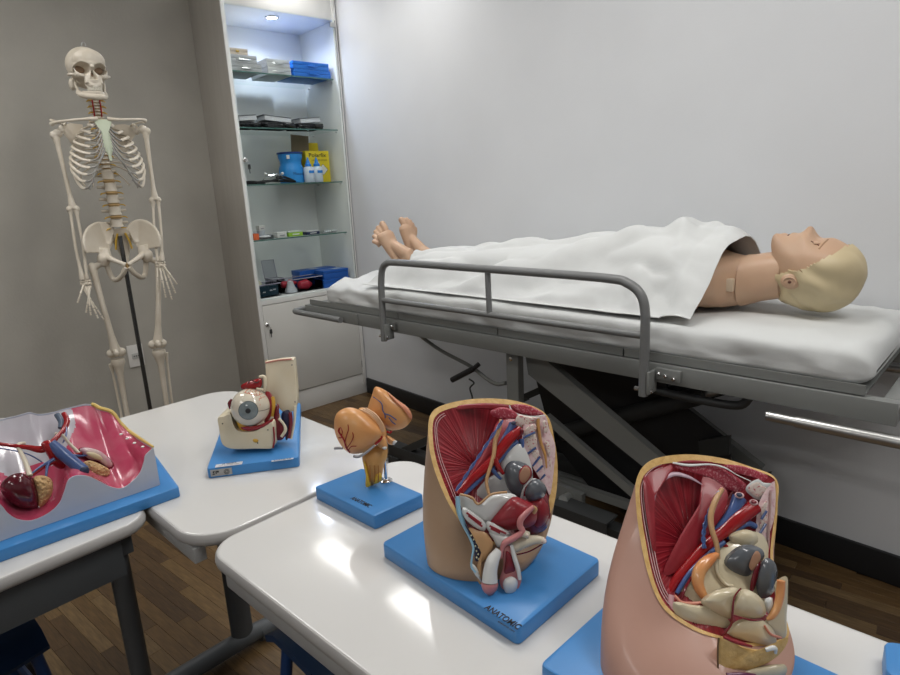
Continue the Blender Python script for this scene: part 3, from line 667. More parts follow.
# end handles
def hoop(u, du, z, r, m, v0=.05, v1=BWD - .05):
    c = .045 * (1 if du > 0 else -1)
    pts = [B(u - du * .5, v0, z), B(u + du - c, v0, z), B(u + du - c * .3, v0 + .012, z), B(u + du, v0 + .045, z), B(u + du, v1 - .045, z), B(u + du - c * .3, v1 - .012, z), B(u + du - c, v1, z), B(u - du * .5, v1, z)]
    return MB().tube(catmull([tuple(p) for p in pts], 4), r, 12)
pts = [tuple(B(-.62, -.022, .700)), tuple(B(-.80, -.022, .700)), tuple(B(-.90, -.022, .700)), tuple(B(-.965, -.018, .700)), tuple(B(-.99, .02, .700)), tuple(B(-.985, .07, .700)), tuple(B(-.95, .10, .700)), tuple(B(-.90, .10, .700))]
obj('foot_handle', MB().tube(catmull(pts, 5), .0125, 12), rail_m, bed)
obj('foot_handle', MB().tube(catmull([tuple(B(*q)) for q in ((-.90, .42, .70), (-.95, .42, .70), (-.985, .45, .70), (-.99, .50, .70), (-.965, .54, .70), (-.90, .56, .70), (-.7, .56, .70))], 5), .0125, 12), rail_m, bed)
obj('head_handle', MB().tube([B(1.0, -.028, .663), B(1.06, -.028, .663)], .0115, 12).tube([B(1.06, -.028, .663), B(1.30, -.028, .663), B(1.40, -.02, .655), B(1.44, .05, .66), B(1.44, .50, .66), B(1.40, .56, .655), B(.9, .57, .652)], .0135, 12), steel, bed, label='steel tubular bar at the head end')
obj('head_roller', MB().tube([B(U1, .03, .715), B(1.40, .03, .715)], .009, 12), steel, bed)
obj('beam_bracket', MB().box((-.56, -.006, .690), (-.53, -.0005, .731), .001, MBed), bed_m, bed)
# guard rail
def R_(u, z): return B(u, -.035, z)
DU = .036
def R_(u, z): return B(u + DU, -.035, z)
gr = [R_(-.372, .655), R_(-.368, .80), R_(-.364, .875), R_(-.352, .925), R_(-.325, .948), R_(-.27, .954)] + [R_(.0, .954), R_(.3, .954), R_(.56, .952), R_(.62, .942), R_(.655, .915), R_(.667, .87), R_(.668, .8), R_(.668, .652)]
rl = obj('guard_rail', MB().tube(catmull([tuple(p) for p in gr], 6), .0125, 14), rail_m, bed)
obj('lower_bar', MB().tube([R_(-.366, .812), R_(.668, .812)], .010, 12), rail_m, rl)
obj('upright_bar', MB().tube([R_(.152, .812), R_(.150, .954)], .0095, 12), rail_m, rl)
for u in (-.372 + DU, .668 + DU):
    c = obj('rail_clamp', MB().box((u + .012, -.045, .66), (u + .02, -.001, .72), .002, MBed).box((u + .02, -.012, .695), (u + .085 if u > 0 else u + .04, -.0005, .725), .002, MBed), bed_m, bed)
    for du, z in ((.03, .712), (.048, .708), (.07, .704)) if u > 0 else ((.028, .71),):
        obj('bolt', MB().lathe([(.006, 0), (.006, .005), (.004, .008)], TR(*B(u + du, -.012, z)) @ Matrix.Rotation(PI / 2, 4, 'X'), 8), chrome, c)
    for s_ in (-1, 1): obj('bolt', MB().lathe([(.006, 0), (.006, .012), (.003, .014)], TR(*B(u + s_ * .012, -.035, .672 - (.0 if u < 0 else .004))) @ Matrix.Rotation(s_ * PI / 2, 4, 'Y'), 8), chrome, c)
# lift mechanism
def bar(x0, y0, x1, y1, v, w_, th=.03, **k):
    a = bpx(x0, y0, v); b = bpx(x1, y1, v); d = (b - a).normalized(); n = d.cross(BV).normalized() * (w_ / 2)
    return MB().prism([a + n, b + n, b - n, a - n], BV * th)
obj('lift_post', MB().box((.188, .04, .12), (.236, .07, .683), .002, MBed), bed_m, bed)
obj('lift_post', MB().box((.17, BWD - .12, .30), (.22, BWD - .09, .683), .002, MBed), bed_m, bed)
obj('bolt', MB().lathe([(.007, 0), (.007, .005), (0, .007)], TR(*B(.212, .04, .655)) @ Matrix.Rotation(PI / 2, 4, 'X'), 10), chrome, bed)
for v, v2 in ((.075, .34), (BWD - .15, BWD - .11)):
    obj('scissor_arm', MB().prism([B(.24, v, .665), B(.245, v, .68), B(.28, v, .683), B(.88, v, .335), B(.86, v, .290), B(.25, v, .60)], BV * .028), bed_m, bed)
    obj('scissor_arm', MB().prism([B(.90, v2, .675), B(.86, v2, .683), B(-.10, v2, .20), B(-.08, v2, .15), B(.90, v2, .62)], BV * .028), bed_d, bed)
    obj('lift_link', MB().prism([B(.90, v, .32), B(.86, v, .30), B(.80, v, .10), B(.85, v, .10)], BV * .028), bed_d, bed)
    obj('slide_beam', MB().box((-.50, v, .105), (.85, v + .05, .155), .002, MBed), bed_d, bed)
obj('stay_bar', bar(545, 418, 640, 500, .10, .028, .02), bed_m, bed)
obj('stay_bar', bar(545, 478, 650, 514, .14, .028, .02), bed_m, bed)
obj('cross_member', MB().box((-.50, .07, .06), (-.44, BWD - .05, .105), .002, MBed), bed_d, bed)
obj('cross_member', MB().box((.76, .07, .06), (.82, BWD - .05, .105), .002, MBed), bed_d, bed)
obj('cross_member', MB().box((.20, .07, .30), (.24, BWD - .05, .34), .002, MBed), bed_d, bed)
# motor plate with slotted bracket seen between the two pelvis models
a = bpx(550, 512, .02); b2 = bpx(606, 522, .02); ua, ub = bdrop(a)[0], bdrop(b2)[0]; zb_ = (a.z + b2.z) / 2
obj('motor_bracket', MB().prism([B(ua, .02, zb_ - .035), B(ub, .02, zb_ - .035), B(ub, .02, zb_ + .012), B(ua, .02, zb_ + .012)], BV * .006).prism([B(ua, .026, zb_ + .006), B(ub, .026, zb_ + .006), B(ub, .09, zb_ + .006), B(ua, .09, zb_ + .006)], (0, 0, .006)), bed_d, bed)
a = bpx(556, 486, .1); b2 = bpx(583, 508, .1)
obj('motor_plate', MB().prism([bpx(556, 484, .11), bpx(582, 495, .11), bpx(582, 512, .11), bpx(552, 506, .11)], BV * .02), bed_m, bed)
obj('motor_shaft', MB().tube([bpx(563, 500, .06), bpx(572, 496, .13)], .016, 14), bed_m, bed)
obj('hydraulic_cylinder', MB().tube([B(.25, .27, .33), B(.75, .27, .58)], .028, 16), bed_d, bed)
obj('piston_rod', MB().tube([B(.75, .27, .58), B(.92, .27, .665)], .013, 12), steel, bed)
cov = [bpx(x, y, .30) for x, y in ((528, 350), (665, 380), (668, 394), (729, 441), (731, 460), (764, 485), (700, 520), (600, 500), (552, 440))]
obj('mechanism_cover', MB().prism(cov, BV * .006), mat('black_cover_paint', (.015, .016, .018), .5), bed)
obj('cover_bracket', MB().prism([bpx(x, y, .28) for x, y in ((698, 441), (730, 436), (729, 455), (700, 458))], BV * .012), bed_d, bed)
obj('under_tube', MB().tube(catmull([tuple(bpx(*q, .03)) for q in ((655, 390), (680, 396), (700, 400), (730, 405), (743, 404), (750, 396))], 5), .011, 12), bed_d, bed)
# crank rod, lever handle and hook
pts = [bpx(418, 334, .12), bpx(440, 350, .12), bpx(470, 366, .10), bpx(487, 379, .08), bpx(497, 384, .07), bpx(506, 383, .06)]
obj('crank_rod', MB().tube(catmull([tuple(p) for p in pts], 5), .007, 10), bed_m, bed)
obj('crank_grip', MB().tube([bpx(452, 380, .05), bpx(473, 369, .07)], .0105, 12).tube([bpx(473, 369, .07), bpx(479, 364, .08)], .008, 12), dark_pl, bed)
obj('wire_hook', MB().tube(catmull([tuple(bpx(*q)) for q in ((469, 379, .10), (474, 383, .10), (470, 388, .10), (472, 396, .10), (473, 402, .10))], 4), .003, 6), bed_d, bed)
# feet struts
for v in (.07, BWD - .1):
    obj('base_beam', MB().box((-.60, v, .018), (.88, v + .045, .06), .002, MBed), bed_m, bed)
for u, v in ((-.55, .09), (.84, .09), (-.55, BWD - .08), (.84, BWD - .08)):
    obj('foot', MB().lathe([(.026, .001), (.026, .010), (.012, .018)], TR(*B(u, v, 0)), 14), dark_pl, bed)
for v in (.08, BWD - .12):
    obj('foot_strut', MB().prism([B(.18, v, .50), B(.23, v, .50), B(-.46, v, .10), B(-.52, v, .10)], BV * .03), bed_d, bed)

# ------------------------------------------------------------------ mattress
MZ0, MZ1 = .7425, .842
sheet_m = mat('white_cotton', (0.62, 0.635, 0.63), 0.85, bump=.12, bscale=500)
def fbm(x, y, z=0.0, o=3):
    s_ = 0; a = 1
    for i in range(o): s_ += a * noise.noise(Vector((x, y, z))); x *= 2.03; y *= 2.03; z += 7.1; a *= .5
    return s_
def mattress():
    nu, nr = 260, 64; u0, u1, v0, v1 = -.775, 1.185, .012, BWD - .004
    mb = MB(); rings = []
    # rounded box by spherical-ish parametrisation: rings along u
    for i in range(nu):
        t = i / (nu - 1)
        # ease for end caps
        e = .05
        if t < .03: k = t / .03; u = u0 + e * (1 - math.cos(k * PI / 2)); s_ = math.sin(k * PI / 2) ** .8
        elif t > .97: k = (1 - t) / .03; u = u1 - e * (1 - math.cos(k * PI / 2)); s_ = math.sin(k * PI / 2) ** .8
        else: u = u0 + e + (t - .03) / .94 * (u1 - u0 - 2 * e); s_ = 1
        s_ = max(s_, .02); r = []
        zc = MZ0 + (MZ1 - MZ0) * .42
        for j in range(nr):
            a = 2 * PI * j / nr; ca, sa = math.cos(a), math.sin(a); p = 6.0
            q = (abs(ca) ** p + abs(sa * 1.0) ** p) ** (-1 / p)
            x = ca * q; y = sa * q
            v = (v0 + v1) / 2 + x * (v1 - v0) / 2 * (.86 + .14 * s_)
            hz = (MZ1 - zc) if y > 0 else (zc - MZ0)
            z = zc + y * hz * (s_ if True else 1)
            # wrinkles
            side = max(0, 1 - abs(y)) if x < 0 else 0
            dn = .014 * fbm(u * 2.2 + 3, v * 5, z * 16, 3)
            dr = .010 * math.sin(u * 30 + 2.5 * fbm(u * 3, 1, 0) + (z - MZ0) * 26) * (0.4 + fbm(u * 3, 5, 0)) * side
            z += max(-.004, dn) * (1 if y > -.5 else 0) * s_
            foot = max(0, 1 - (u - u0) / .35)
            z += foot * .012 * math.sin(v * 30 + u * 18 + 3 * fbm(u * 4, v * 4)) * (1 if y > 0 else 0) * s_
            if foot > 0 and y > 0: z += .004 * foot * s_
            head = max(0, 1 - (u1 - u) / .25)
            z += head * .012 * fbm(u * 9, v * 9, z * 9) * (y > -.2)
            v -= (dr + .004 * fbm(u * 5, z * 20, 4)) * (1 if x < 0 else 0)
            v = max(v, .004) if x < 0 else min(v, v1 + .002)
            z = max(z, MZ0)
            r.append(B(u, v, z))
        rings.append(r)
    mb.loft(rings)
    return mb
mt = obj('mattress', mattress(), sheet_m, loc=tuple(B(.2, BWD / 2, MZ0)), ang=80)
tag(mt, 'mattress wrapped in a white fitted sheet on the grey steel bed', 'mattress')

VC = .28
# ------------------------------------------------------------------ patient mannequin
skin_m = mat('mannequin_vinyl', (0.56, 0.375, 0.255), 0.42, col2=(0.53, 0.345, 0.23), scale=6, sss=.12)
hair_m = mat('cream_moulded_hair', (0.60, 0.50, 0.315), 0.45, col2=(0.56, 0.46, 0.28), scale=10)
def lerp(a, b, t): return a + (b - a) * t
HV = .275
def head_mesh():
    det = [(.898, .995), (.893, 1.015), (.894, 1.036), (.902, 1.046), (.912, 1.045), (.924, 1.048), (.932, 1.040), (.940, 1.049), (.955, 1.047), (.968, 1.054), (.977, 1.0655), (.986, 1.062), (.993, 1.047), (1.003, 1.036), (1.016, 1.036), (1.032, 1.037), (1.055, 1.026), (1.078, 1.010), (1.096, .985), (1.102, .955), (1.096, .920), (1.078, .886), (1.05, .866), (1.02, .858), (.985, .862), (.955, .868), (.928, .880), (.912, .905), (.900, .940), (.893, .975)]
    det = catmull(det, 4, True)
    c = Vector((1.0, 0, .955)); n = len(det)
    # smooth version of the outline
    sm = list(det)
    for _ in range(60): sm = [((sm[i - 1][0] + 2 * sm[i][0] + sm[(i + 1) % n][0]) / 4, (sm[i - 1][1] + 2 * sm[i][1] + sm[(i + 1) % n][1]) / 4) for i in range(n)]
    mb = MB(); R = []; NR = 22
    for side in (-1, 1):
        for i in range(1, NR + 1) if side < 0 else range(NR - 1, 0, -1):
            t = math.sin(i / NR * PI / 2)
            wv = t ** 26; hv = .079 * (max(0, 1 - t ** 2.3)) ** .5
            ring = []
            for k in range(n):
                q = (lerp(sm[k][0], det[k][0], wv), lerp(sm[k][1], det[k][1], wv))
                u = c.x + (q[0] - c.x) * t; z = c.z + (q[1] - c.z) * t
                # jaw narrower than the cranium
                nar = 1 - .30 * max(0, min(1, (.985 - u) / .09)) - .14 * max(0, (z - 1.0) / .05)
                y = side * hv * nar
                # eye sockets and cheeks
                e = math.exp(-((u - .997) / .013) ** 2 - ((abs(y) - .030) / .014) ** 2) * (1 if z > .99 else 0)
                z -= .006 * e
                ck = math.exp(-((u - .965) / .02) ** 2 - ((abs(y) - .040) / .015) ** 2) * (1 if z > .97 else 0); z += .004 * ck
                # nose as a ridge only near the middle
                nw = max(0, 1 - (abs(y) / .014) ** 2) if abs(y) < .014 else 0
                ring.append((u, y, z))
            R.append(ring)
    R2 = [[B(u, HV + y, z) for u, y, z in r] for r in R]
    mb.loft(R2); return mb, R
hm, HR = head_mesh()
man_o = tuple(B(.3, VC, MZ1))
man = thing('patient_mannequin', 'pale vinyl patient mannequin with blond hair lying on its back under a white sheet', 'mannequin', man_o)
body = hm
# nose ridge
body.tube([B(1.004, HV, 1.030), B(.990, HV, 1.044), B(.979, HV, 1.053), B(.974, HV, 1.050)], [.005, .007, .0095, .007], 12)
body.ell(B(.974, HV - .009, 1.043), (.007, .006, .006)); body.ell(B(.974, HV + .009, 1.043), (.007, .006, .006))
body.tube([B(.944, HV - .022, 1.028), B(.945, HV, 1.043), B(.944, HV + .022, 1.028)], .0055, 10)
body.tube([B(.927, HV - .018, 1.028), B(.926, HV, 1.041), B(.927, HV + .018, 1.028)], .0055, 10)
# neck and torso as lofted rings along u: (u, centre z, half width, half thickness)
def sec(u, zc, hw, ht, p=2.4, n=36, vc=VC):
    r = []
    for k in range(n):
        a = 2 * PI * k / n; ca, sa = math.cos(a), math.sin(a); q = (abs(ca) ** p + abs(sa) ** p) ** (-1 / p)
        r.append(B(u, vc + ca * q * hw, zc + sa * q * ht))
    return r
T = [(.99, .95, .045, .05), (.95, .945, .052, .058), (.90, .935, .055, .060), (.86, .925, .058, .062), (.83, .918, .075, .066), (.80, .916, .125, .070), (.765, .918, .158, .074), (.72, .926, .168, .082), (.66, .94, .158, .094), (.58, .94, .148, .095), (.48, .93, .135, .084), (.38, .92, .13, .075), (.28, .92, .142, .074), (.20, .92, .15, .074), (.12, .915, .15, .070)]
body.loft([sec(*t) for t in T])
for s_ in (-1, 1):
    v = VC + s_ * .08
    body.tube([B(.16, VC + s_ * .07, .915), B(.05, v, .912), B(-.08, v, .908), B(-.17, v, .905), B(-.28, VC + s_ * .075, .905), B(-.37, VC + s_ * .07, .902), B(-.44, VC + s_ * .07, .90)], [.07, .066, .058, .052, .050, .038, .028], 20)
    # arm along the body
    av = VC + s_ * .136
    body.tube([B(.755, VC + s_ * .13, .905), B(.70, av, .90), B(.60, av + s_ * .010, .893), B(.50, av + s_ * .012, .888), B(.38, av + s_ * .010, .884), B(.27, av, .878)], [.050, .047, .040, .035, .032, .022], 16)
    body.ell(B(.22, av - s_ * .002, .873), (.045, .036, .014), BM := Matrix((tuple(BU), tuple(BV), (0, 0, 1))).transposed())
    for k in range(4):
        body.tube([B(.19, av + (k - 1.5) * .016, .874), B(.155, av + (k - 1.5) * .018, .873), B(.13, av + (k - 1.5) * .018, .866)], [.008, .0075, .006], 8)
    body.tube([B(.235, av + s_ * .03, .874), B(.205, av + s_ * .045, .870), B(.185, av + s_ * .048, .866)], [.010, .009, .007], 8)
def foot(ank, heel, ball, toes, r0, side):
    A_, H_, Bl = Vector(ank[:3]), Vector(heel), Vector(ball)
    body.tube([B(-.42, ank[3], .90), A_, lerp(A_, H_, .6)], [.030, .029, .026], 16)
    body.ell(H_, (.028, .026, .028)); mid = lerp(H_, Bl, .5)
    body.tube([lerp(H_, Bl, .02), lerp(H_, Bl, .3), lerp(H_, Bl, .6), Bl, lerp(H_, Bl, 1.10)], [.025, .028, .034, .040, .034], 18, flat=.66, up=(1, 0, 0))
    body.tube([lerp(A_, mid, .0), lerp(A_, lerp(H_, Bl, .45), .5) + Vector((.012, 0, .008)), lerp(H_, Bl, .8)], [.027, .026, .02], 16)
    for i, (q, r_) in enumerate(toes):
        q = Vector(q); b0 = lerp(Bl, q, .15)
        b0 = lerp(H_, Bl, .95) + (q - lerp(H_, Bl, 1.2)) * .75
        body.tube([b0, lerp(b0, q, .55) + Vector((.004, 0, .002)), q], [r_ * 1.1, r_ * 1.05, r_ * 1.1], 10); body.ell(q, (r_ * 1.15, r_ * 1.1, r_ * 1.12), n=10, m=8)
nv = .19
P_ = lambda x, y, v: bpx(x, y, v)
foot(tuple(P_(409, 255, .205)) + (.21,), P_(403, 267, .20), P_(385.5, 236, .18), [(P_(382.5, 224, .205), .0125), (P_(378, 228, .19), .0095), (P_(375.5, 232, .177), .0088), (P_(374, 236.5, .164), .0085), (P_(374, 241.5, .152), .0085)], 1, -1)
foot(tuple(P_(422, 251, .345)) + (.35,), P_(416, 262, .34), P_(407, 229, .34), [(P_(401.5, 220, .325), .0125), (P_(406.5, 219.5, .34), .0095), (P_(410, 221.5, .352), .0088), (P_(412.5, 224.5, .364), .0085), (P_(415, 228.5, .374), .0085)], 1, 1)
bo = obj('body', body, skin_m, man)
fuse(bo, .0034, 2)
# press eye sockets / features in after melting
print('body faces', len(bo.data.polygons))
# hair cap: shell just outside the head, cut by the hair line
def hair():
    poly = [(1.09, 1.040), (1.040, 1.000), (1.0, .972), (.985, .962), (.960, .962), (.944, .955), (.93, .948), (.880, .942), (.880, .872), (.93, .84), (1.2, .80), (1.2, 1.05)]
    def inside(u, z):
        c_ = False; j = len(poly) - 1
        for i in range(len(poly)):
            (x1, y1), (x2, y2) = poly[i], poly[j]
            if (y1 > z) != (y2 > z) and u < (x2 - x1) * (z - y1) / (y2 - y1) + x1: c_ = not c_
            j = i
        return c_
    vs = []; NRg = len(HR); n = len(HR[0]); cen = Vector((1.0, 0, .955))
    cap0 = len(HR) * n
    for r in HR:
        for u, y, z in r:
            d = Vector((u, y, z)) - cen; L = d.length
            g = 1.0 + (.0075 + .0036 * math.sin(120 * (z + .55 * (u - 1)) + 5 * noise.noise(Vector((u * 20, y * 10, z * 9)))) * min(1, abs(y) / .02)) / max(L, .03)
            q = cen + d * g; vs.append(q)
    fs = []
    for i in range(NRg - 1):
        for k in range(n):
            f = (i * n + k, i * n + (k + 1) % n, (i + 1) * n + (k + 1) % n, (i + 1) * n + k)
            c_ = sum((vs[a] for a in f), Vector()) / 4
            if inside(c_.x, c_.z): fs.append(f)
    fs += []
    for base in (0, (NRg - 1) * n):
        # close the side caps of the head
        vs.append(sum((vs[base + k] for k in range(n)), Vector()) / n); e = len(vs) - 1
        for k in range(n): fs.append((base + k, base + (k + 1) % n, e))
    used = sorted({i for f in fs for i in f}); mp = {a: b for b, a in enumerate(used)}
    mb = MB(); mb.add([B(vs[i].x, HV + vs[i].y, vs[i].z) for i in used], [tuple(mp[i] for i in f) for f in fs]); return sheet(mb, .004)
obj('hair_cap', hair(), hair_m, man, ang=60, label='cream moulded hair cap')
# face marks sit on the skin where a line from the viewer's side meets it; the far side mirrors them
from mathutils.bvhtree import BVHTree
_bt = BVHTree.FromPolygons([v.co + origin_of(man) for v in bo.data.vertices], [tuple(p.vertices) for p in bo.data.polygons])
def hit(x, y, lift=0.0):
    h = _bt.ray_cast(CAM, ray(x, y).normalized())
    p = h[0] - ray(x, y).normalized() * lift; return bdrop(p)
def both(q, s_): return B(q[0], HV + (q[1] - HV) * (1 if s_ < 0 else -1), q[2])
# ears
for s_ in (-1, 1):
    v = HV + s_ * .0790; ec = B(.966, v, .936)
    ear = MB().pillow([ec + BU * (0.022 * math.cos(a) + .003 * math.sin(a)) + Vector((0, 0, .0185 * math.sin(a) - .004 * math.cos(a))) for a in [i * PI / 10 for i in range(20)]], BV * s_, .0065, .008)
    eo = obj('ear', ear, skin_m, man)
    obj('ear_rim', MB().tube([ec + BV * s_ * .006 + BU * (.014 * math.cos(a)) + Vector((0, 0, .011 * math.sin(a))) for a in [-.6 + i * .35 for i in range(12)]], .0022, 8), skin_m, eo)
    obj('ear_canal', MB().ell(ec + BV * s_ * .0062, (.0042, .0042, .0042)), mat('brown_hole', (.12, .05, .03), .6), eo)
    # closed eye, brow
    obj('eyelid', MB().ell(both(hit(816, 243.5, -.002), s_), (.009, .009, .0045)), skin_m, man)
    obj('lash_line', MB().tube([both(hit(811, 241, .0012), s_), both(hit(815, 243.2, .003), s_), both(hit(819, 245.5, .0012), s_)], .0011, 6), mat('brown_line', (.16, .08, .05), .6), man)
    obj('eyebrow', MB().tube([both(hit(828, 239.5, .0005), s_), both(hit(824, 243, .0005), s_), both(hit(819, 249, .0005), s_)], .0018, 6), mat('tan_brow', (.38, .24, .14), .6), man)
obj('mouth_opening', MB().ell(B(.9355, HV, 1.0405), (.0042, .015, .0048)), mat('dark_red_mouth', (.06, .01, .01), .5), man)
# neck skin cover and port
cover = MB()
rgs = []
for u, zc, hw, ht in ((.835, .919, .078, .069), (.85, .922, .066, .067), (.88, .931, .060, .064), (.93, .94, .057, .061)):
    rgs.append([p for p in sec(u, zc, hw, ht, n=40)])
cover.loft(rgs, (False, False))
obj('neck_cover', sheet(cover, .003), skin_m, man)
cp_ = hit(728, 285, .001); obj('chest_port', MB().box((cp_[0] - .014, cp_[1] - .004, cp_[2] - .017), (cp_[0] + .014, cp_[1] + .012, cp_[2] + .017), .004, MBed), mat('pale_port', (.60, .47, .34), .4), man)

# ------------------------------------------------------------------ draped sheet
def hprof(u):   # ridge height above the mattress
    K = [(-.50, .085), (-.40, .108), (-.25, .125), (0, .145), (.2, .165), (.4, .19), (.58, .218), (.66, .232), (.72, .222), (.78, .200), (.86, .180)]
    if u <= K[0][0]: return K[0][1]
    for (a, x), (b, y) in zip(K, K[1:]):
        if u <= b: t = (u - a) / (b - a); t = t * t * (3 - 2 * t); return x + (y - x) * t
    return K[-1][1]
def drape():
    nu, nv = 230, 130; vnear, vfar = .028, .525
    def fn(s_, t):
        # s along the bed, t across (0 near .. 1 far); edges are not straight
        v = vnear + (vfar - vnear) * t
        uL = -.395 - .13 * max(0, 1 - t * 4.2) + .012 * math.sin(t * 14)
        uR = .79 + .02 * math.sin(t * 2.2) + .035 * t
        u = uL + (uR - uL) * s_
        h = hprof(u)
        vc = VC + .02 * math.sin(u * 3)
        # half widths
        wn = vc - vnear - .005; wf = .215
        x = (v - vc) / (wn if v < vc else wf)
        x = max(-1, min(1, x))
        if v < vc:
            sh_ = (math.cos(PI * abs(x) ** 1.15) * .5 + .5) ** .62
        else: sh_ = (math.cos(PI * x) * .5 + .5) ** .6
        z = MZ1 + .007 + h * sh_
        # folds: long taut folds running diagonally from the chest ridge down to the near edge
        f1 = .026 * math.sin(38 * (v - .33 * u) + 2.2 * fbm(u * 2.2, v * 3, 1))
        f1 *= math.exp(-((u - .15) / .55) ** 2) * (1 - abs(2 * min(1, max(0, (v - vnear) / (vc - vnear))) - 1) ** 2)
        f2 = .026 * math.sin(46 * (u - .55 + .5 * (v - .15)) + 1.6 * fbm(u * 3, v * 4, 3)) * math.exp(-((u - .66) / .15) ** 2) * (.3 + .7 * (1 - sh_))
        f3 = .018 * fbm(u * 5 + 4, v * 9, 2, 3)
        f4 = .016 * math.sin(60 * (v - .1 * u) + 2 * fbm(u * 4, v * 2, 8)) * math.exp(-((u + .35) / .25) ** 2)
        edge = min(1, max(0, (v - vnear)) / .03)
        z += (max(-.012 - .03 * sh_, f1 + f2 + f3 + f4)) * edge
        # far side hangs down to the mattress
        z = max(z, MZ1 + .004 + .002 * math.sin(u * 40))
        # rolled hem at chest
        if s_ > .94: z += .006 * math.sin((s_ - .94) / .06 * PI) + .004
        return tuple(B(u, v + .004 * fbm(u * 6, v * 6, 9) * edge, z))
    return MB().grid(fn, nu, nv)
from mathutils.bvhtree import BVHTree
def over(mb, nu, nv):
    me = bo.data; O = origin_of(man)
    bt = BVHTree.FromPolygons([v.co + O for v in me.vertices], [tuple(p.vertices) for p in me.polygons])
    H = [[Vector(mb.v[i * nv + j]) for j in range(nv)] for i in range(nu)]
    Z = [[p.z for p in r] for r in H]; F = [[0] * nv for _ in range(nu)]
    for i in range(nu):
        for j in range(nv):
            h = bt.ray_cast(Vector((H[i][j].x, H[i][j].y, 1.5)), Vector((0, 0, -1)))
            if h[0] is not None and h[0].z > Z[i][j] - .010: Z[i][j] = h[0].z + .012
            F[i][j] = h[0].z + .0085 if h[0] is not None else MZ1 + .004
    for it in range(2):
        Z2 = [r[:] for r in Z]
        for i in range(1, nu - 1):
            for j in range(1, nv - 1): Z2[i][j] = max(F[i][j], (Z[i][j] * 2 + Z[i - 1][j] + Z[i + 1][j] + Z[i][j - 1] + Z[i][j + 1]) / 6)
        Z = Z2
    mb.v = [(H[i][j].x, H[i][j].y, Z[i][j]) for i in range(nu) for j in range(nv)]; return mb
sh_o = obj('draped_sheet', sheet(over(drape(), 230, 130), .0022), mat('white_bed_linen', (0.64, 0.655, 0.65), 0.9, bump=.35, bscale=40), loc=tuple(B(.1, VC, MZ1)), ang=80)
tag(sh_o, 'white sheet covering the patient mannequin from ankles to chest', 'sheet')
# ------------------------------------------------------------------ skeleton
SO = Vector((-2.775, .665, 0)); SD = Vector((.972, -.233, 0)); SA = Vector((.233, .972, 0))
bone = mat('ivory_bone', (0.70, 0.64, 0.54), 0.38, col2=(0.64, 0.575, 0.47), scale=14, bump=.15, bscale=90)
bone2 = mat('pale_green_bone', (0.52, 0.58, 0.44), 0.4); cart = mat('grey_cartilage', (0.42, 0.41, 0.385), 0.35, sss=.1)
disc_m = mat('tan_disc', (0.42, 0.28, 0.12), 0.5); nerve = mat('yellow_nerve', (0.62, 0.40, 0.06), 0.45); artery = mat('red_artery', (0.45, 0.012, 0.015), 0.35)
def K(a, z, d=0): return SO + SA * a + SD * d + Vector((0, 0, z))
def KY(cx, th):
    c_, s_ = math.cos(th), math.sin(th)
    return lambda x, z, y=0: K(cx + x * c_ + y * s_, z, y * c_ - x * s_)
sk = thing('anatomy_skeleton', 'life size ivory human skeleton hanging on a dark pole by the grey wall', 'skeleton', tuple(SO))
# skull
H_ = KY(.008, math.radians(14)); RS = Matrix((tuple(SA * math.cos(.244) - SD * math.sin(.244)), tuple(SD * math.cos(.244) + SA * math.sin(.244)), (0, 0, 1))).transposed()
m = MB(); E_ = lambda x, y, z, r: m.ell(H_(x, z, y), r, RS, 24, 16)
E_(0, -.008, 1.722, (.067, .083, .066)); E_(0, .045, 1.732, (.056, .036, .042)); E_(0, .052, 1.66, (.030, .030, .036))
E_(0, -.03, 1.672, (.045, .045, .03)); m.tube([H_(-.05, 1.712, .045), H_(-.03, 1.722, .068), H_(0, 1.716, .076), H_(.03, 1.722, .068), H_(.05, 1.712, .045)], .0085, 10)
m.tube([H_(0, 1.715, .074), H_(0, 1.700, .082)], .0075, 10)
for s in (-1, 1):
    E_(s * .041, .050, 1.678, (.017, .018, .013)); m.tube([H_(s * .050, 1.70, .050), H_(s * .048, 1.682, .056), H_(s * .030, 1.672, .068)], .008, 8)
    m.tube([H_(s * .048, 1.678, .05), H_(s * .067, 1.681, .028), H_(s * .066, 1.684, -.005)], .0055, 8); E_(s * .052, -.03, 1.655, (.012, .015, .022))
    m.tube([H_(s * .020, 1.672, .062), H_(s * .022, 1.645, .070)], .010, 8)
m.tube([H_(-.024, 1.642, .055), H_(-.014, 1.641, .073), H_(.014, 1.641, .073), H_(.024, 1.642, .055)], .009, 8)
skull = obj('skull', m, bone, sk); fuse(skull, .0022, 2)
inv = lambda p: p
cs, sn = math.cos(math.radians(14)), math.sin(math.radians(14))
for v in skull.data.vertices:
    w_ = v.co + SO - SO; a = v.co.dot(SA) - .008; d = v.co.dot(SD); x = a * cs - d * sn; y = d * cs + a * sn; z = v.co.z; push = 0
    if y > .02:
        for s in (-1, 1):
            r_ = math.hypot((x - s * .0305) / .0215, (z - 1.6995) / .0185)
            if r_ < 1.12: push = max(push, .036 * (1 - min(1, r_ / 1.12) ** 5))
        hw = .0125 * (1 - max(0, (z - 1.668)) / .030) if z > 1.660 else 0
        if 1.660 < z < 1.694 and abs(x) < hw: push = max(push, .022 * (1 - (abs(x) / hw) ** 4))
    if push: v.co -= (SD * cs + SA * sn) * push
sock = mat('bone_shadow_brown', (.24, .16, .10), .7)
for s in (-1, 1): obj('eye_socket_lining', MB().ell(H_(s * .0305, 1.7005, .030), (.0165, .006, .014), RS, 16, 8), sock, skull)
obj('nasal_lining', MB().ell(H_(0, 1.674, .052), (.009, .006, .014), RS, 12, 8), sock, skull)
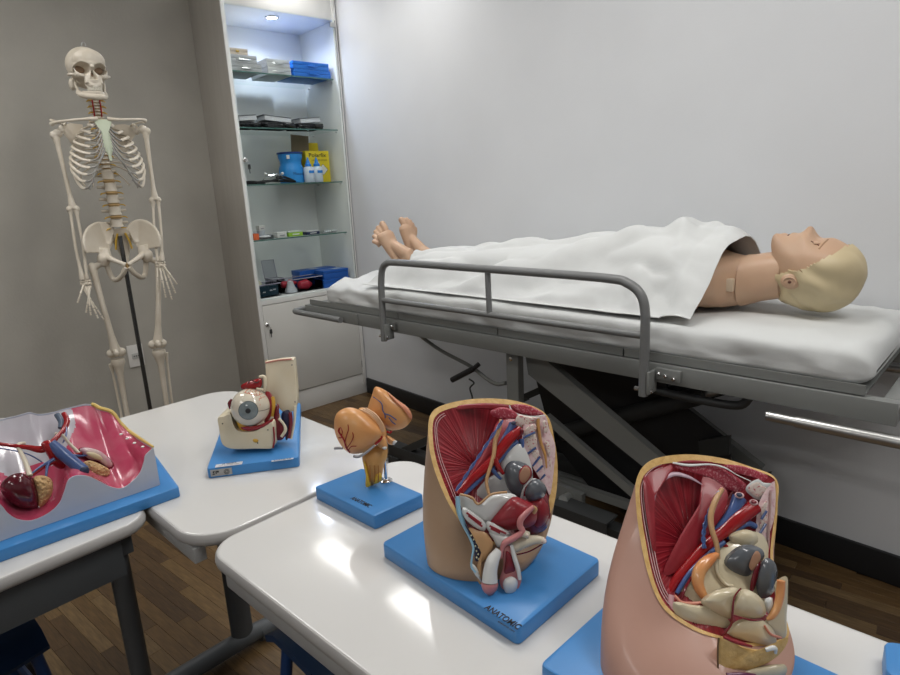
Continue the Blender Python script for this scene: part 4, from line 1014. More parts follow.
def teeth(zc, hh, r_, name, par):
    m = MB()
    for i in range(12):
        a = (-1 + 2 * i / 11) * 1.05; M = Matrix.LocRotScale(H_(math.sin(a) * .026, zc, .050 + .028 * math.cos(a)), None, None) @ RS.to_4x4() @ Rz(-a)
        m.box((-.0024, -.003, -hh), (.0024, .003, hh), .001, M, 1)
    o = obj(name, m, mat('tooth_ivory', (.72, .68, .58), .25), par, kind='stuff'); return o
teeth(1.6345, .0055, 1, 'upper_teeth', skull)
m = MB()
for s in (-1, 1):
    m.tube([H_(s * .050, 1.672, .005), H_(s * .049, 1.645, .008), H_(s * .044, 1.618, .014)], [.009, .011, .010], 10, flat=.5, up=tuple(SA))
m.tube(catmull([tuple(H_(*q)) for q in ((-.045, 1.622, .008), (-.041, 1.610, .030), (-.028, 1.602, .060), (-.012, 1.599, .074), (.012, 1.599, .074), (.028, 1.602, .060), (.041, 1.610, .030), (.045, 1.622, .008))], 4), .0105, 12)
m.tube(catmull([tuple(H_(*q)) for q in ((-.035, 1.618, .035), (-.024, 1.615, .062), (0, 1.614, .077), (.024, 1.615, .062), (.035, 1.618, .035))], 4), .0065, 10)
m.ell(H_(0, 1.600, .078), (.014, .007, .009), RS)
jaw = obj('mandible', m, bone, sk); fuse(jaw, .0022, 1); teeth(1.6245, .0045, 1, 'lower_teeth', jaw)
obj('hanging_hook', MB().tube(catmull([tuple(K(.005 + x, z, -.01)) for x, z in ((0, 1.775), (0, 1.797), (.006, 1.806), (.013, 1.800), (.012, 1.793))], 4), .0022, 8).lathe([(.009, 0), (.009, .004), (.004, .007)], TR(*K(.005, 1.784, -.01)), 14), steel, sk)
# spine
TH = math.radians(8); Q = KY(.022, TH); RQ = Matrix((tuple(SA * math.cos(TH) - SD * math.sin(TH)), tuple(SD * math.cos(TH) + SA * math.sin(TH)), (0, 0, 1))).transposed()
def spine(z):
    K_ = [(1.09, -.035), (1.16, -.018), (1.24, -.020), (1.33, -.042), (1.43, -.058), (1.52, -.040), (1.57, -.018), (1.61, -.018)]
    for (a, x), (b, y) in zip(K_, K_[1:]):
        if z <= b: t = max(0, (z - a) / (b - a)); t = t * t * (3 - 2 * t); return x + (y - x) * t
    return K_[-1][1]
zs = [1.606, 1.595, 1.584, 1.573, 1.562, 1.551, 1.539] + [1.524 - i * .0172 for i in range(12)] + [1.318, 1.271, 1.224, 1.177, 1.128]
for i, z in enumerate(zs):
    lum = i >= 19; r = .0125 if i < 7 else (.013 + .0005 * (i - 7) if not lum else .0235); hh = (zs[i] - zs[i + 1]) if i < 23 else .044
    hb = hh * .36; d = spine(z); m = MB()
    m.lathe([(r * .7, -hb), (r, -hb * .9), (r * .86, 0), (r, hb * .9), (r * .7, hb)], Matrix.Translation(Q(0, z, d)) @ RQ.to_4x4(), 18)
    m.tube([Q(0, z, d - r * .9), Q(0, z - .004, d - r * 1.6), Q(0, z - (.010 if not lum else .004), d - r * 2.1 - .012)], [r * .4, r * .3, r * .28], 8)
    tw = r + (.012 if i < 7 else .016 if not lum else .022)
    m.tube([Q(-tw, z + .001, d - r * 1.3), Q(0, z - .001, d - r * 1.05), Q(tw, z + .001, d - r * 1.3)], [r * .22, r * .36, r * .22], 8)
    vt = obj('vertebra', m, bone, sk)
    if i < 23:
        z2 = (zs[i] + zs[i + 1]) / 2
        obj('disc', MB().lathe([(r * .8, -hh * .14), (r * 1.02, 0), (r * .8, hh * .14)], Matrix.Translation(Q(0, z2, spine(z2))) @ RQ.to_4x4(), 18), disc_m, sk)
    if i % 2 == 0 or lum:
        for s in (-1, 1):
            nr_ = r + (.014 if i < 7 else .012); z2 = z - hh * .45
            obj('nerve_root', MB().tube([Q(s * r * .7, z2, spine(z2) - r * .6), Q(s * nr_, z2 - .003, spine(z2) - r * .3 + .002), Q(s * (nr_ + .006), z2 - .008, spine(z2) + .002)], [.0028, .003, .0018], 6), nerve, sk)
for s in (-1, 1):
    obj('neck_artery', MB().tube([Q(s * .013, z, spine(z) + .006 + .002 * (k % 2)) for k, z in enumerate([1.60, 1.59, 1.58, 1.57, 1.56, 1.55, 1.54])], .0024, 8), artery, sk)
# thorax
W = [.042, .069, .088, .101, .111, .118, .124, .128, .128, .122, .102, .064]
for k in range(12):
    zp = 1.522 - k * .0172; w_ = W[k]; dp = spine(zp)
    for s in (-1, 1):
        dr = .022 + .0045 * k
        fr = [(s * .014, zp, dp - .012), (s * w_ * .45, zp + .002, dp - .030), (s * w_ * .85, zp - dr * .35, dp - .012), (s * w_, zp - dr * .8, .012)]
        if k < 10:
            fz = zp - dr * 1.25 - .004 * k * .6
            fx = [.030, .045, .052, .058, .062, .066, .072, .084, .092, .097][k]; fd = [.038, .052, .062, .070, .074, .076, .074, .066, .058, .045][k]
            fr += [(s * lerp(w_, fx, .45), fz + .008, lerp(.012, fd, .75)), (s * fx, fz, fd)]
        elif k == 10: fr += [(s * w_ * .93, zp - dr * 1.1, .032)]
        obj('rib', MB().tube(catmull([tuple(Q(*q)) for q in fr], 5), .0058 if k < 10 else .0045, 8, flat=.6), bone, sk)
        if k < 7:
            zs_ = 1.508 - k * .0155
            cp = [(s * fx, fz, fd), (s * lerp(fx, .014, .45), lerp(fz, zs_, .25) - .003 * k * .5, fd + .012), (s * .013, zs_, .066 + .0035 * k)]
            obj('costal_cartilage', MB().tube(catmull([tuple(Q(*q)) for q in cp], 6), .0048, 8, flat=.6), cart, sk)
        elif k < 10:
            tgt = [(.050, 1.345, .082), (.062, 1.318, .078), (.074, 1.292, .072)][k - 7]
            cp = [(s * fx, fz, fd), (s * (tgt[0] + .016), (fz + tgt[1]) / 2 - .010, tgt[2] - .006), (s * tgt[0] * .9, tgt[1] + .004, tgt[2])]
            obj('costal_cartilage', MB().tube(catmull([tuple(Q(*q)) for q in cp], 6), .0048, 8, flat=.6), cart, sk)
for s in (-1, 1):
    obj('costal_margin', MB().tube(catmull([tuple(Q(*q)) for q in ((s * .013, 1.402, .090), (s * .030, 1.375, .088), (s * .050, 1.343, .082), (s * .070, 1.300, .073), (s * .085, 1.262, .06))], 5), .0055, 8, flat=.6), cart, sk)
lp = [(-.026, 1.524), (-.012, 1.520), (.012, 1.520), (.026, 1.524), (.029, 1.508), (.018, 1.488), (.013, 1.480), (.017, 1.460), (.016, 1.445), (.019, 1.428), (.018, 1.412), (.010, 1.398), (.005, 1.385), (.006, 1.370), (0, 1.364), (-.005, 1.372), (-.006, 1.386), (-.010, 1.398), (-.018, 1.412), (-.017, 1.428), (-.016, 1.445), (-.015, 1.460), (-.013, 1.480), (-.018, 1.488), (-.029, 1.508)]
obj('sternum', MB().pillow([Q(x, z, .064 + (1.52 - z) * .20) for x, z in lp], SD, .0065, .004, 3, .4), bone2, sk, label='pale green breastbone')
for s in (-1, 1):
    obj('clavicle', MB().tube(catmull([tuple(Q(*q)) for q in ((s * .018, 1.522, .062), (s * .055, 1.519, .070), (s * .105, 1.520 + s * .004, .045), (s * .150, 1.520 + s * .008, .010), (s * .164, 1.516 + s * .010, -.004))], 5), [.0085 - .0035 * math.sin(PI * min(1, i / 20)) for i in range(21)], 10), bone, sk)
    m = MB().pillow([Q(s * x, z, d) for x, z, d in ((.052, 1.515, -.075), (.095, 1.518, -.062), (.128, 1.505, -.042), (.130, 1.480, -.040), (.112, 1.455, -.052), (.090, 1.405, -.070), (.075, 1.375, -.078), (.062, 1.40, -.082), (.054, 1.46, -.080))], SD, .004, .004, 3)
    m.tube(catmull([tuple(Q(*q)) for q in ((s * .055, 1.485, -.085), (s * .10, 1.505, -.078), (s * .145, 1.522, -.045), (s * .160, 1.522, -.012))], 4), [.004] * 4 + [.005] * 4 + [.007] * 4 + [.008], 8, flat=.6)
    m.ell(Q(s * .132, 1.490, -.030), (.012, .010, .016), RQ); m.tube([Q(s * .115, 1.508, -.04), Q(s * .118, 1.512, -.015), Q(s * .128, 1.502, .002)], .005, 8)
    obj('scapula', m, bone, sk)
# arms (a, z, d) read off for each side
def arm(s, sh, el, wr, tips, thumb):
    sh, el, wr = [Vector(q) for q in (sh, el, wr)]; G = lambda q: K(q[0], q[1], q[2])
    top = sh; m = MB()
    ax = el - sh; pts = [sh + ax * t for t in (0, .06, .15, .5, .82, .93, 1.0)]
    m.tube([G(p) for p in pts], [.012, .013, .0095, .0075, .0085, .013, .012], 12)
    m.ell(G(sh + Vector((-s * .009, .003, 0))), (.0165, .0165, .0165)); m.ell(G(sh + Vector((s * .008, -.004, .004))), (.011, .011, .014))
    for q in (-.014, .014): m.ell(G(el + Vector((q, 0, .002))), (.011, .010, .012))
    fuse(obj('humerus', m, bone, sk), .003, 1)
    for nm, o, r0, r1 in (('radius', s * .011, .0085, .0105), ('ulna', -s * .010, .0105, .0065)):
        a = el + Vector((o, -.014, .002)); b = wr + Vector((o * .8, .012, 0)); mid = (a + b) / 2 + Vector((o * .35, 0, 0))
        obj(nm, MB().tube(catmull([tuple(G(q)) for q in (a + Vector((0, .010, 0)), a, lerp(a, mid, .3), mid, lerp(mid, b, .7), b, b + Vector((0, -.008, 0)))], 3), [r0, r0, r0, r0 * .9, r0 * .7, .006, .0055, .0055, .0055, .0055, .0055, .006, .0065, r1 * .8, r1, r1, r1, r1, r1 * .7], 10), bone, sk)
    hd = obj('hand', None_mb := MB().ell(G(wr + Vector((.000, -.012, 0))), (.006, .006, .006)), bone, sk)
    rr_ = random.Random(4)
    for i in range(8):
        c_ = wr + Vector(((i % 4 - 1.5) * .0095, -.004 - .011 * (i // 4), rr_.uniform(-.003, .003)))
        obj('carpal', MB().ell(G(c_), (.0065, .0065, .0062), n=10, m=6, fn=lambda d: 1 + .12 * math.sin(4 * d.x + i)), bone, hd)
    for i, tp in enumerate(tips + [thumb]):
        tp = Vector(tp); th = i == 4
        base = wr + Vector(((i - 1.5) * .010, -.022, 0)) if not th else wr + Vector((thumb[0] - wr[0]) * .2 * Vector((1, 0, 0)) + Vector((0, -.016, .004)))
        cuts = (0, .42, .68, .86, 1) if not th else (0, .5, .78, 1)
        for a, b in zip(cuts, cuts[1:]):
            p0, p1 = lerp(base, tp, a + .012), lerp(base, tp, b - .012); zb = .010 * math.sin(PI * (a)); zb2 = .010 * math.sin(PI * b)
            p0 = p0 + Vector((0, 0, zb)); p1 = p1 + Vector((0, 0, zb2)); r_ = .0042 if a == 0 else .0036
            obj('metacarpal' if a == 0 else 'finger_bone', MB().tube([G(lerp(p0, p1, t)) for t in (0, .12, .5, .88, 1)], [r_, r_ * 1.15, r_ * .72, r_ * 1.1, r_ * .8], 8), bone, hd)
arm(-1, (-.136, 1.474, -.01), (-.124, 1.193, 0), (-.128, .915, .03), [(-.088, .752, .06), (-.107, .762, .075), (-.130, .778, .075), (-.145, .79, .07)], (-.168, .832, .06))
arm(1, (.178, 1.488, -.01), (.172, 1.212, 0), (.152, .960, .03), [(.124, .84, .05), (.150, .812, .06), (.172, .800, .06), (.190, .825, .05)], (.202, .862, .05))
# pelvis
PX = .028
for s in (-1, 1):
    V = lambda x, z, d: K(PX + s * x, z, d); m = MB()
    wing = MB().grid(lambda u, t: (lambda ang, rr_: tuple(V(.075 + math.cos(ang) * rr_ * .062 - (1 - rr_) * .022, 1.055 + math.sin(ang) * rr_ * .078 - (1 - rr_) * .045, -.040 + .075 * max(0, math.cos(ang)) * rr_ + .012 * rr_ * rr_ - .02 * math.sin(ang) * rr_)))(-.45 + u * 3.0, .12 + .88 * t), 22, 8)
    w2 = sheet(wing, .006); m.add(w2.v, w2.f)
    m.tube([V(.075 + math.cos(a) * .062, 1.055 + math.sin(a) * .078, -.040 + .075 * max(0, math.cos(a)) + .012 - .02 * math.sin(a)) for a in [-.45 + i * .2 for i in range(16)]], .0055, 8)
    m.ell(V(.078, .990, .0), (.026, .026, .028)); m.tube([V(.07, 1.03, -.01), V(.072, .99, .0)], [.020, .024], 12)
    m.tube(catmull([tuple(V(*q)) for q in ((.066, .998, .012), (.045, .985, .040), (.020, .972, .055), (.006, .962, .058))], 4), [.013, .0125, .012, .011, .0105, .010, .0095, .009, .009, .009, .010, .011, .011], 10)
    m.tube(catmull([tuple(V(*q)) for q in ((.006, .955, .057), (.018, .930, .045), (.040, .905, .015), (.058, .905, -.010), (.068, .935, -.012), (.074, .975, -.005))], 4), .0105, 10)
    m.tube([V(.055, 1.04, -.045), V(.038, 1.075, -.062)], [.014, .012], 10)
    fuse(obj('hip_bone', m, bone, sk), .003, 2)
m = MB().loft([[K(PX + w_ * math.cos(a), z, d + t_ * math.sin(a)) for a in [i * PI / 8 for i in range(16)]] for z, w_, t_, d in ((1.105, .030, .018, -.045), (1.09, .048, .020, -.052), (1.06, .040, .018, -.066), (1.02, .026, .014, -.076), (.985, .015, .010, -.076), (.955, .007, .006, -.062), (.94, .003, .003, -.052))])
obj('sacrum', m, bone, sk)
obj('pubic_joint', MB().tube([K(PX, .970, .056), K(PX, .948, .055)], .007, 10), disc_m, sk)
for s in (-1, 1):
    obj('sacral_nerve', MB().tube([K(PX + s * .014, 1.085, -.030), K(PX + s * .024, 1.055, -.040), K(PX + s * .030, 1.02, -.045)], .004, 8), nerve, sk)
# legs
def leg(s, hip, kn, an):
    hip, kn, an = [Vector(q) for q in (hip, kn, an)]; G = lambda q: K(q[0], q[1], q[2]); m = MB()
    tr = hip + Vector((s * .042, -.022, -.005)); m.ell(G(hip), (.0205, .0205, .0205)); m.tube([G(hip), G(lerp(hip, tr, .6)), G(tr)], [.013, .012, .014], 12); m.ell(G(tr + Vector((0, .006, 0))), (.014, .016, .018))
    ax = kn - tr; m.tube([G(tr + ax * t + Vector((0, 0, .012 * math.sin(PI * t)))) for t in (0, .08, .25, .5, .75, .88, .95)], [.016, .0135, .0115, .0112, .0125, .017, .021], 14)
    for q in (-.016, .016): m.ell(G(kn + Vector((q, .006, -.004))), (.018, .022, .020))
    fuse(obj('femur', m, bone, sk), .0032, 1)
    obj('patella', MB().ell(G(kn + Vector((0, .012, .030))), (.015, .012, .017)), bone, sk)
    t0 = kn + Vector((0, -.026, 0)); m = MB(); ax = an - t0
    m.tube([G(t0 + ax * t) for t in (-.012, .02, .06, .14, .4, .75, .92, 1)], [.026, .028, .022, .0135, .0105, .0095, .013, .015], 14)
    obj('tibia', m, bone, sk)
    f0 = t0 + Vector((s * .028, -.014, -.014)); ax = an + Vector((s * .018, -.01, -.006)) - f0
    obj('fibula', MB().tube([G(f0 + ax * t) for t in (0, .03, .1, .5, .9, 1)], [.009, .009, .005, .005, .0065, .009], 10), bone, sk)
    # foot
    fo = obj('foot_bones', MB().ell(G(an + Vector((0, -.028, -.022))), (.018, .018, .018)), bone, sk)
    obj('talus', MB().ell(G(an + Vector((0, -.018, .012))), (.018, .017, .016)), bone, fo)
    for i in range(5):
        b0 = an + Vector(((i - 2) * .010 * s, -.030, .045)); b1 = an + Vector(((i - 2) * .015 * s, -.046, .105 - .006 * i)); b2 = b1 + Vector(((i - 2) * .002 * s, -.004, .035 - .004 * i))
        obj('tarsal', MB().ell(G(b0 - Vector((0, 0, .010))), (.008, .009, .010)), bone, fo)
        obj('metatarsal', MB().tube([G(lerp(b0, b1, t)) for t in (0, .15, .5, .85, 1)], [.006, .0065, .004, .006, .005], 8), bone, fo)
        obj('toe_bone', MB().tube([G(lerp(b1, b2, t)) for t in (.08, .5, 1)], [.0055, .0038, .0045], 8), bone, fo)
leg(-1, (-.054, .978, .0), (-.068, .592, .0), (-.072, .150, -.01))
leg(1, (.106, .980, .0), (.092, .604, .0), (.086, .160, -.01))
obj('pole', MB().tube([K(.021, 1.075, -.03), K(.021, .30, -.03), K(.021, .03, -.03)], .0085, 14), mat('dark_steel_pole', (.10, .10, .10), .25, metal=.8), sk)
m = MB()
sb = obj('stand_hub', MB().lathe([(.03, .045), (.03, .07), (.015, .09)], TR(*K(.021, 0, -.03)), 16), dark_pl, sk)
for i in range(5):
    a = i * 2 * PI / 5 + .3; c_ = K(.021, 0, -.03); e = Vector((math.cos(a), math.sin(a), 0))
    obj('stand_leg', MB().tube([c_ + e * .02 + Vector((0, 0, .058)), c_ + e * .19 + Vector((0, 0, .045))], [.013, .010], 10), dark_pl, sb)
    obj('caster', MB().tube([c_ + e * .19 + Vector((-e.y * .01, e.x * .01, .022)), c_ + e * .19 + Vector((e.y * .01, -e.x * .01, .022))], .0215, 16), dark_pl, sb)
# ------------------------------------------------------------------ teaching models: shared helpers
blue_base = mat('blue_base_paint', (0.055, 0.235, 0.55), 0.36, bump=.05, bscale=60)
VF = Vector((FW.x, FW.y, 0)).normalized(); VR = Vector((RT.x, RT.y, 0)).normalized(); VZ = Vector((0, 0, 1))
def slab(name, corners, z0, z1, m, parent, r=.008, bev=.003):
    """rounded slab on four (or more) ground corners"""
    out = []; n = len(corners); c2 = [Vector((x, y)) for x, y in corners]
    for i in range(n):
        p, a, b = c2[i], c2[i - 1], c2[(i + 1) % n]
        da = (a - p).normalized(); db = (b - p).normalized(); p0 = p + da * r; p1 = p + db * r
        for k in range(6): t = k / 5; q = p0 * (1 - t) ** 2 + p * 2 * t * (1 - t) + p1 * t * t; out.append(q)
    cc = sum(c2, Vector((0, 0))) / n
    def ring(ins, z): return [Vector((q.x, q.y, 0)) + Vector(((cc - q).normalized().x, (cc - q).normalized().y, 0)) * ins + VZ * z for q in out]
    return obj(name, MB().loft([ring(.001, z0), ring(0, z0 + .001), ring(0, z1 - bev), ring(bev * .3, z1 - bev * .3), ring(bev, z1)]), m, parent)
def crop(ox, oy, s): return lambda x, y, d: at_d(ox + x / s, oy + y / s, d)
def ptube(parent, name, cf, pts, rpx, m, s, n=10, label=None, sub=5, flat=1.0):
    """tube through (x, y, depth) points; rpx is the radius in crop pixels"""
    P = [cf(*p) for p in pts]; rs = rpx if isinstance(rpx, (list, tuple)) else [rpx] * len(P)
    Q = [tuple(p) + (r / s * q[2] / FPX,) for p, r, q in zip(P, rs, pts)]
    Q = catmull(Q, sub) if len(Q) > 2 else Q
    return obj(name, MB().tube([q[:3] for q in Q], [max(q[3], .0002) for q in Q], n, flat=flat), m, parent, label=label)
def pblob(parent, name, cf, out, d, front, back, m, rings=5, pw=.5, label=None, sub=4, lump=0.0, dz=None, nrm=None):
    """rounded solid whose outline is a closed curve at depth d (or per point depths)"""
    P = [cf(p[0], p[1], p[2] if len(p) > 2 else d) for p in out]
    P = [Vector(q) for q in catmull([tuple(p) for p in P], sub, True)] if sub > 1 else P
    nn = nrm or (CAM - sum(P, Vector()) / len(P)).normalized()
    mb = MB().pillow(P, nn, front, back, rings, pw)
    if lump:
        vs = []
        for v in mb.v:
            v = Vector(v); k = noise.noise(v * 160) * lump; vs.append(tuple(v + nn * k + VZ * k * .3))
        mb.v = vs
    return obj(name, mb, m, parent, label=label)
red_m = mat('muscle_red', (0.27, 0.014, 0.024), 0.42, col2=(0.20, 0.008, 0.015), scale=60, coat=.12, lo=.3, hi=.7)
stri_m = mat('striped_muscle_red', (0.33, 0.018, 0.03), 0.28, col2=(0.13, 0.004, 0.010), scale=26, kind='noise', coat=.35, stretch=(1.5, 1.5, .22), bump=.35, bscale=55, lo=.38, hi=.62, detail=2)
sect_m = mat('muscle_section', (0.36, 0.035, 0.06), 0.45, col2=(0.62, 0.30, 0.32), scale=420, lo=.50, hi=.72)
bone_s = mat('spongy_bone_section', (0.72, 0.62, 0.55), 0.5, col2=(0.50, 0.10, 0.12), scale=380, lo=.54, hi=.66)
pinkw = mat('pale_pink_section', (0.66, 0.50, 0.50), 0.45, col2=(0.55, 0.30, 0.34), scale=200, lo=.5, hi=.7)
fat_m = mat('yellow_fat', (0.66, 0.44, 0.17), 0.5, col2=(0.56, 0.34, 0.11), scale=120, bump=.5, bscale=200)
art_m = mat('glossy_artery', (0.29, 0.007, 0.010), 0.22, coat=.4); vein_m = mat('glossy_vein', (0.055, 0.10, 0.26), 0.3, coat=.3)
white_o = mat('white_organ_paint', (0.62, 0.63, 0.62), 0.22, coat=.4); grey_o = mat('slate_grey_bowel', (0.10, 0.11, 0.125), 0.22, coat=.4)
tan_t = mat('tan_tube_paint', (0.46, 0.27, 0.13), 0.35); cream_o = mat('cream_organ_paint', (0.60, 0.53, 0.38), 0.2, coat=.5, col2=(0.57, 0.49, 0.33), scale=30)
pink_o = mat('pink_organ_paint', (0.52, 0.20, 0.20), 0.3, coat=.3); lblue = mat('light_blue_paint', (0.26, 0.46, 0.60), 0.3); navyp = mat('dark_plexus', (0.03, 0.03, 0.07), 0.4)
orange_o = mat('orange_organ_paint', (0.62, 0.22, 0.07), 0.3, coat=.3, col2=(0.66, 0.34, 0.14), scale=40)
maroon = mat('maroon_paint', (0.16, 0.008, 0.018), 0.25, coat=.4)
fibres = [mat('fibre_red_dark', (.19, .010, .018), .28, coat=.35), mat('fibre_red', (.24, .012, .02), .28, coat=.35), mat('fibre_red_light', (.30, .028, .038), .3, coat=.35)]
ink_m = mat('black_print', (0.012, 0.013, 0.02), 0.5)
def torso(parent, R1, R2f, centre, deep, C0, rl, rd, zb, skin, rim_m, bowl_m, bulge, tag_='skin'):
    """half-pelvis shell: skin from the base ring up to the cut rim, fat rim band, hollow bowl. R1: (x, y, depth, ground angle, fat width)"""
    n0 = len(R1); top = []; bot = []; wid = []
    L1 = catmull([(*at_d(a, b, d), math.cos(math.radians(ph)), math.sin(math.radians(ph)), f) for a, b, d, ph, f in R1], 20, True)
    for q in L1:
        top.append(Vector(q[:3])); cs_, sn_ = q[3], q[4]; l_ = math.hypot(cs_, sn_); cs_ /= l_; sn_ /= l_
        bot.append(Vector((C0[0], C0[1], zb)) + VR * (rl * cs_) + VF * (rd * sn_)); wid.append(q[5])
    cen = Vector((C0[0], C0[1], 0)); rings = []
    for k in range(13):
        t = k / 12; r = []
        for a, b in zip(bot, top):
            p = a.lerp(b, t); o = Vector((p.x - cen.x, p.y - cen.y, 0)); o = o.normalized() if o.length > 1e-6 else VR
            r.append(p + o * bulge * math.sin(PI * t) * (1 - .3 * t))
        rings.append(r)
    obj('skin_shell', MB().loft(rings, (True, False)), skin, parent)
    ctr = at_d(*centre); inner = []
    for p, f in zip(top, wid): d = (ctr - p); inner.append(p + d.normalized() * f)
    nn = (CAM - ctr).normalized()
    lip = [p + nn * .0012 for p in top]; lip2 = [p + nn * .0008 for p in inner]
    obj('fat_rim', MB().loft([top, lip, lip2, inner], (False, False)), rim_m, parent, label='yellow fat rim of the cut face')
    mb = MB(); R = [inner]; n = len(inner); rg = random.Random(9); fib = [rg.choice((0, 0, 1, 1, 2)) for _ in range(n)]
    for k in range(1, 12):
        t = 1 - k / 12; R.append([ctr + (p - ctr) * t - nn * (deep * (1 - t * t) ** .8 - .0005 * fib[i]) for i, p in enumerate(inner)])
    mb.loft(R, (False, False)); mb.v.append(tuple(ctr - nn * deep)); e = len(mb.v) - 1; b0 = 11 * n
    for i in range(n): mb.f.append((b0 + i, b0 + (i + 1) % n, e))
    for fi, f in enumerate(mb.f): mb.mi[fi] = fib[f[0] % n]
    obj('muscle_bowl', mb, bowl_m, parent, ang=80)
    return top, inner, ctr, nn
def follow(parent, name, top, ctr, i0, i1, off, lift, r, m, nn, n=None):
    P = []; N_ = len(top)
    for i in range(i0, i1): p = top[i % N_]; P.append(p + (ctr - p).normalized() * off - nn * lift)
    return obj(name, MB().tube(P, r, 6), m, parent)

# ------------------------------------------------------------------ pelvis model, tan skin
nl = (-.646, .424); nr = (-.394, .427); fr = (-.404, .600); flc = (-.652, .590)
mp = thing('pelvis_model', 'tan skinned pelvis model with red muscles and white organs, middle of the table', 'anatomical model', (-.52, .50, TZ))
bs = slab('base', [nl, nr, fr, flc], TZ + .0005, TZ + .0225, blue_base, mp)
tan_skin = mat('tan_skin_paint', (0.40, 0.27, 0.175), 0.4, col2=(0.37, 0.24, 0.15), scale=12)
R1 = [(500, 545, .775, -80, .004), (472, 535, .768, -105, .004), (455, 514, .765, -128, .0055), (444, 494, .775, -148, .006), (433, 465, .79, -165, .0065), (428.5, 438, .805, 178, .007), (431, 414, .825, 160, .0075), (448, 403.5, .845, 140, .008), (482, 398.5, .865, 110, .009), (518, 401.5, .87, 75, .008), (546, 414.5, .855, 45, .004), (554.5, 441, .845, 25, .006), (557.5, 472, .835, 8, .010), (553, 507, .815, -12, .008), (536, 532, .795, -40, .004)]
top, inner, ctr, nn = torso(mp, R1, None, (478, 468, .806), .017, (-.519, .492), .0695, .050, .7235, tan_skin, fat_m, fibres, .008)
pale_l = mat('pale_fascia', (0.62, 0.42, 0.42), .4)
follow(mp, 'fascia_line', top, ctr, 40, 134, .0115, .0005, .00045, pale_l, nn); follow(mp, 'fascia_line', top, ctr, 40, 134, .0145, .0022, .00045, pale_l, nn)
c1 = crop(420, 390, 6.136); c2_ = crop(420, 480, 5.629); S1, S2 = 6.136, 5.629
pblob(mp, 'back_muscle', c1, [(150, 118), (250, 92), (400, 80), (545, 92), (560, 122), (440, 120), (300, 112), (180, 132)], .848, .004, .006, red_m)
pblob(mp, 'muscle_section', c1, [(438, 125), (500, 106), (560, 118), (600, 155), (585, 185), (500, 178), (440, 155)], .838, .0025, .008, sect_m, pw=.25)
pblob(mp, 'muscle_section', c1, [(560, 92), (630, 88), (700, 108), (762, 150), (690, 158), (620, 145), (572, 122)], .850, .0025, .008, sect_m, pw=.25)
ptube(mp, 'white_fascia', c1, [(548, 95, .845), (565, 128, .842), (600, 150, .84), (690, 165, .838), (768, 156, .842)], 5, white_o, S1, 8)
pblob(mp, 'lumbar_muscle', c1, [(480, 190, .835), (600, 190, .83), (560, 300, .82), (440, 430, .805), (300, 560, .79), (250, 600, .785), (330, 470, .80), (430, 300, .82)], .81, .007, .004, red_m)
pblob(mp, 'median_section', c1, [(632, 228, .822), (700, 190, .828), (768, 158, .838), (792, 235, .838), (828, 335, .835), (825, 450, .83), (800, 640, .82), (770, 590, .815), (735, 545, .815), (688, 470, .815), (636, 420, .815)], .825, .0015, .010, pinkw, pw=.15)
pblob(mp, 'vertebra_top', c1, [(583, 192), (604, 152), (650, 160), (700, 168), (742, 168), (690, 200), (640, 228), (600, 222)], .826, .0025, .008, bone_s, pw=.25)
for P in ([(645, 236), (705, 206), (710, 252), (642, 288)], [(640, 300), (708, 268), (714, 345), (640, 395)], [(646, 412), (716, 362), (732, 402), (690, 458)], [(692, 470), (738, 415), (752, 458), (715, 495)], [(718, 508), (756, 470), (766, 512), (738, 542)]):
    pblob(mp, 'vertebra_section', c1, P, .820, .0018, .003, bone_s, pw=.2, sub=2)
for P in ([(632, 294), (706, 260)], [(634, 410), (712, 353)], [(690, 467), (738, 408)], [(714, 503), (754, 464)], [(738, 550), (768, 518)]):
    ptube(mp, 'blue_disc', c1, [(x, y, .816) for x, y in P], 7, vein_m, S1, 8)
ptube(mp, 'spinal_canal', c1, [(725, 176, .826), (727, 240, .824), (744, 330, .822), (768, 400, .820), (776, 480, .818)], [11, 11, 10, 9, 5], mat('orange_canal', (.52, .27, .09), .35), S1, 8)
for P in ([(752, 192), (774, 190), (786, 255), (762, 262)], [(766, 310), (795, 325), (800, 400), (782, 400)], [(790, 430), (808, 440), (800, 560), (784, 540)]): pblob(mp, 'spinous_section', c1, P, .826, .0015, .003, bone_s, pw=.2, sub=2)
# vessels
ptube(mp, 'iliac_artery', c1, [(618, 242, .812), (545, 305, .805), (460, 415, .795), (385, 490, .787), (305, 560, .779), (235, 640, .772)], [26, 33, 30, 28, 25, 20], art_m, S1, 14)
ptube(mp, 'artery_branch', c1, [(455, 420, .79), (480, 470, .79), (512, 515, .792)], [22, 16, 10], art_m, S1)
obj('artery_opening', MB().ell(c1(624, 255, .806), (.0028, .0028, .005)), maroon, mp)
ptube(mp, 'iliac_vein', c1, [(572, 208, .815), (540, 262, .812), (485, 345, .805)], [26, 20, 12], vein_m, S1, 12)
obj('vein_opening', MB().ell(c1(574, 202, .811), (.0036, .0036, .0022)), mat('dark_vein_hollow', (.02, .03, .07), .5), mp)
ptube(mp, 'iliac_vein', c1, [(600, 318, .812), (540, 360, .806), (480, 430, .80), (400, 510, .79), (335, 575, .782), (270, 640, .775)], [16, 18, 22, 18, 18, 15], vein_m, S1, 12)
ptube(mp, 'vein_branch', c1, [(440, 480, .79), (470, 520, .79), (496, 545, .792)], [16, 12, 9], vein_m, S1)
ptube(mp, 'vein_stump', c1, [(622, 300, .812), (626, 340, .81), (624, 360, .808)], [18, 15, 10], vein_m, S1)
for ph in (0, PI): ptube(mp, 'gonadal_vein', c1, [(508 - 288 * t + 7 * math.sin(t * 22 + ph), 185 + 435 * t, .805 - .045 * t) for t in [i / 22 for i in range(23)]], 5, vein_m, S1, 6, sub=2)
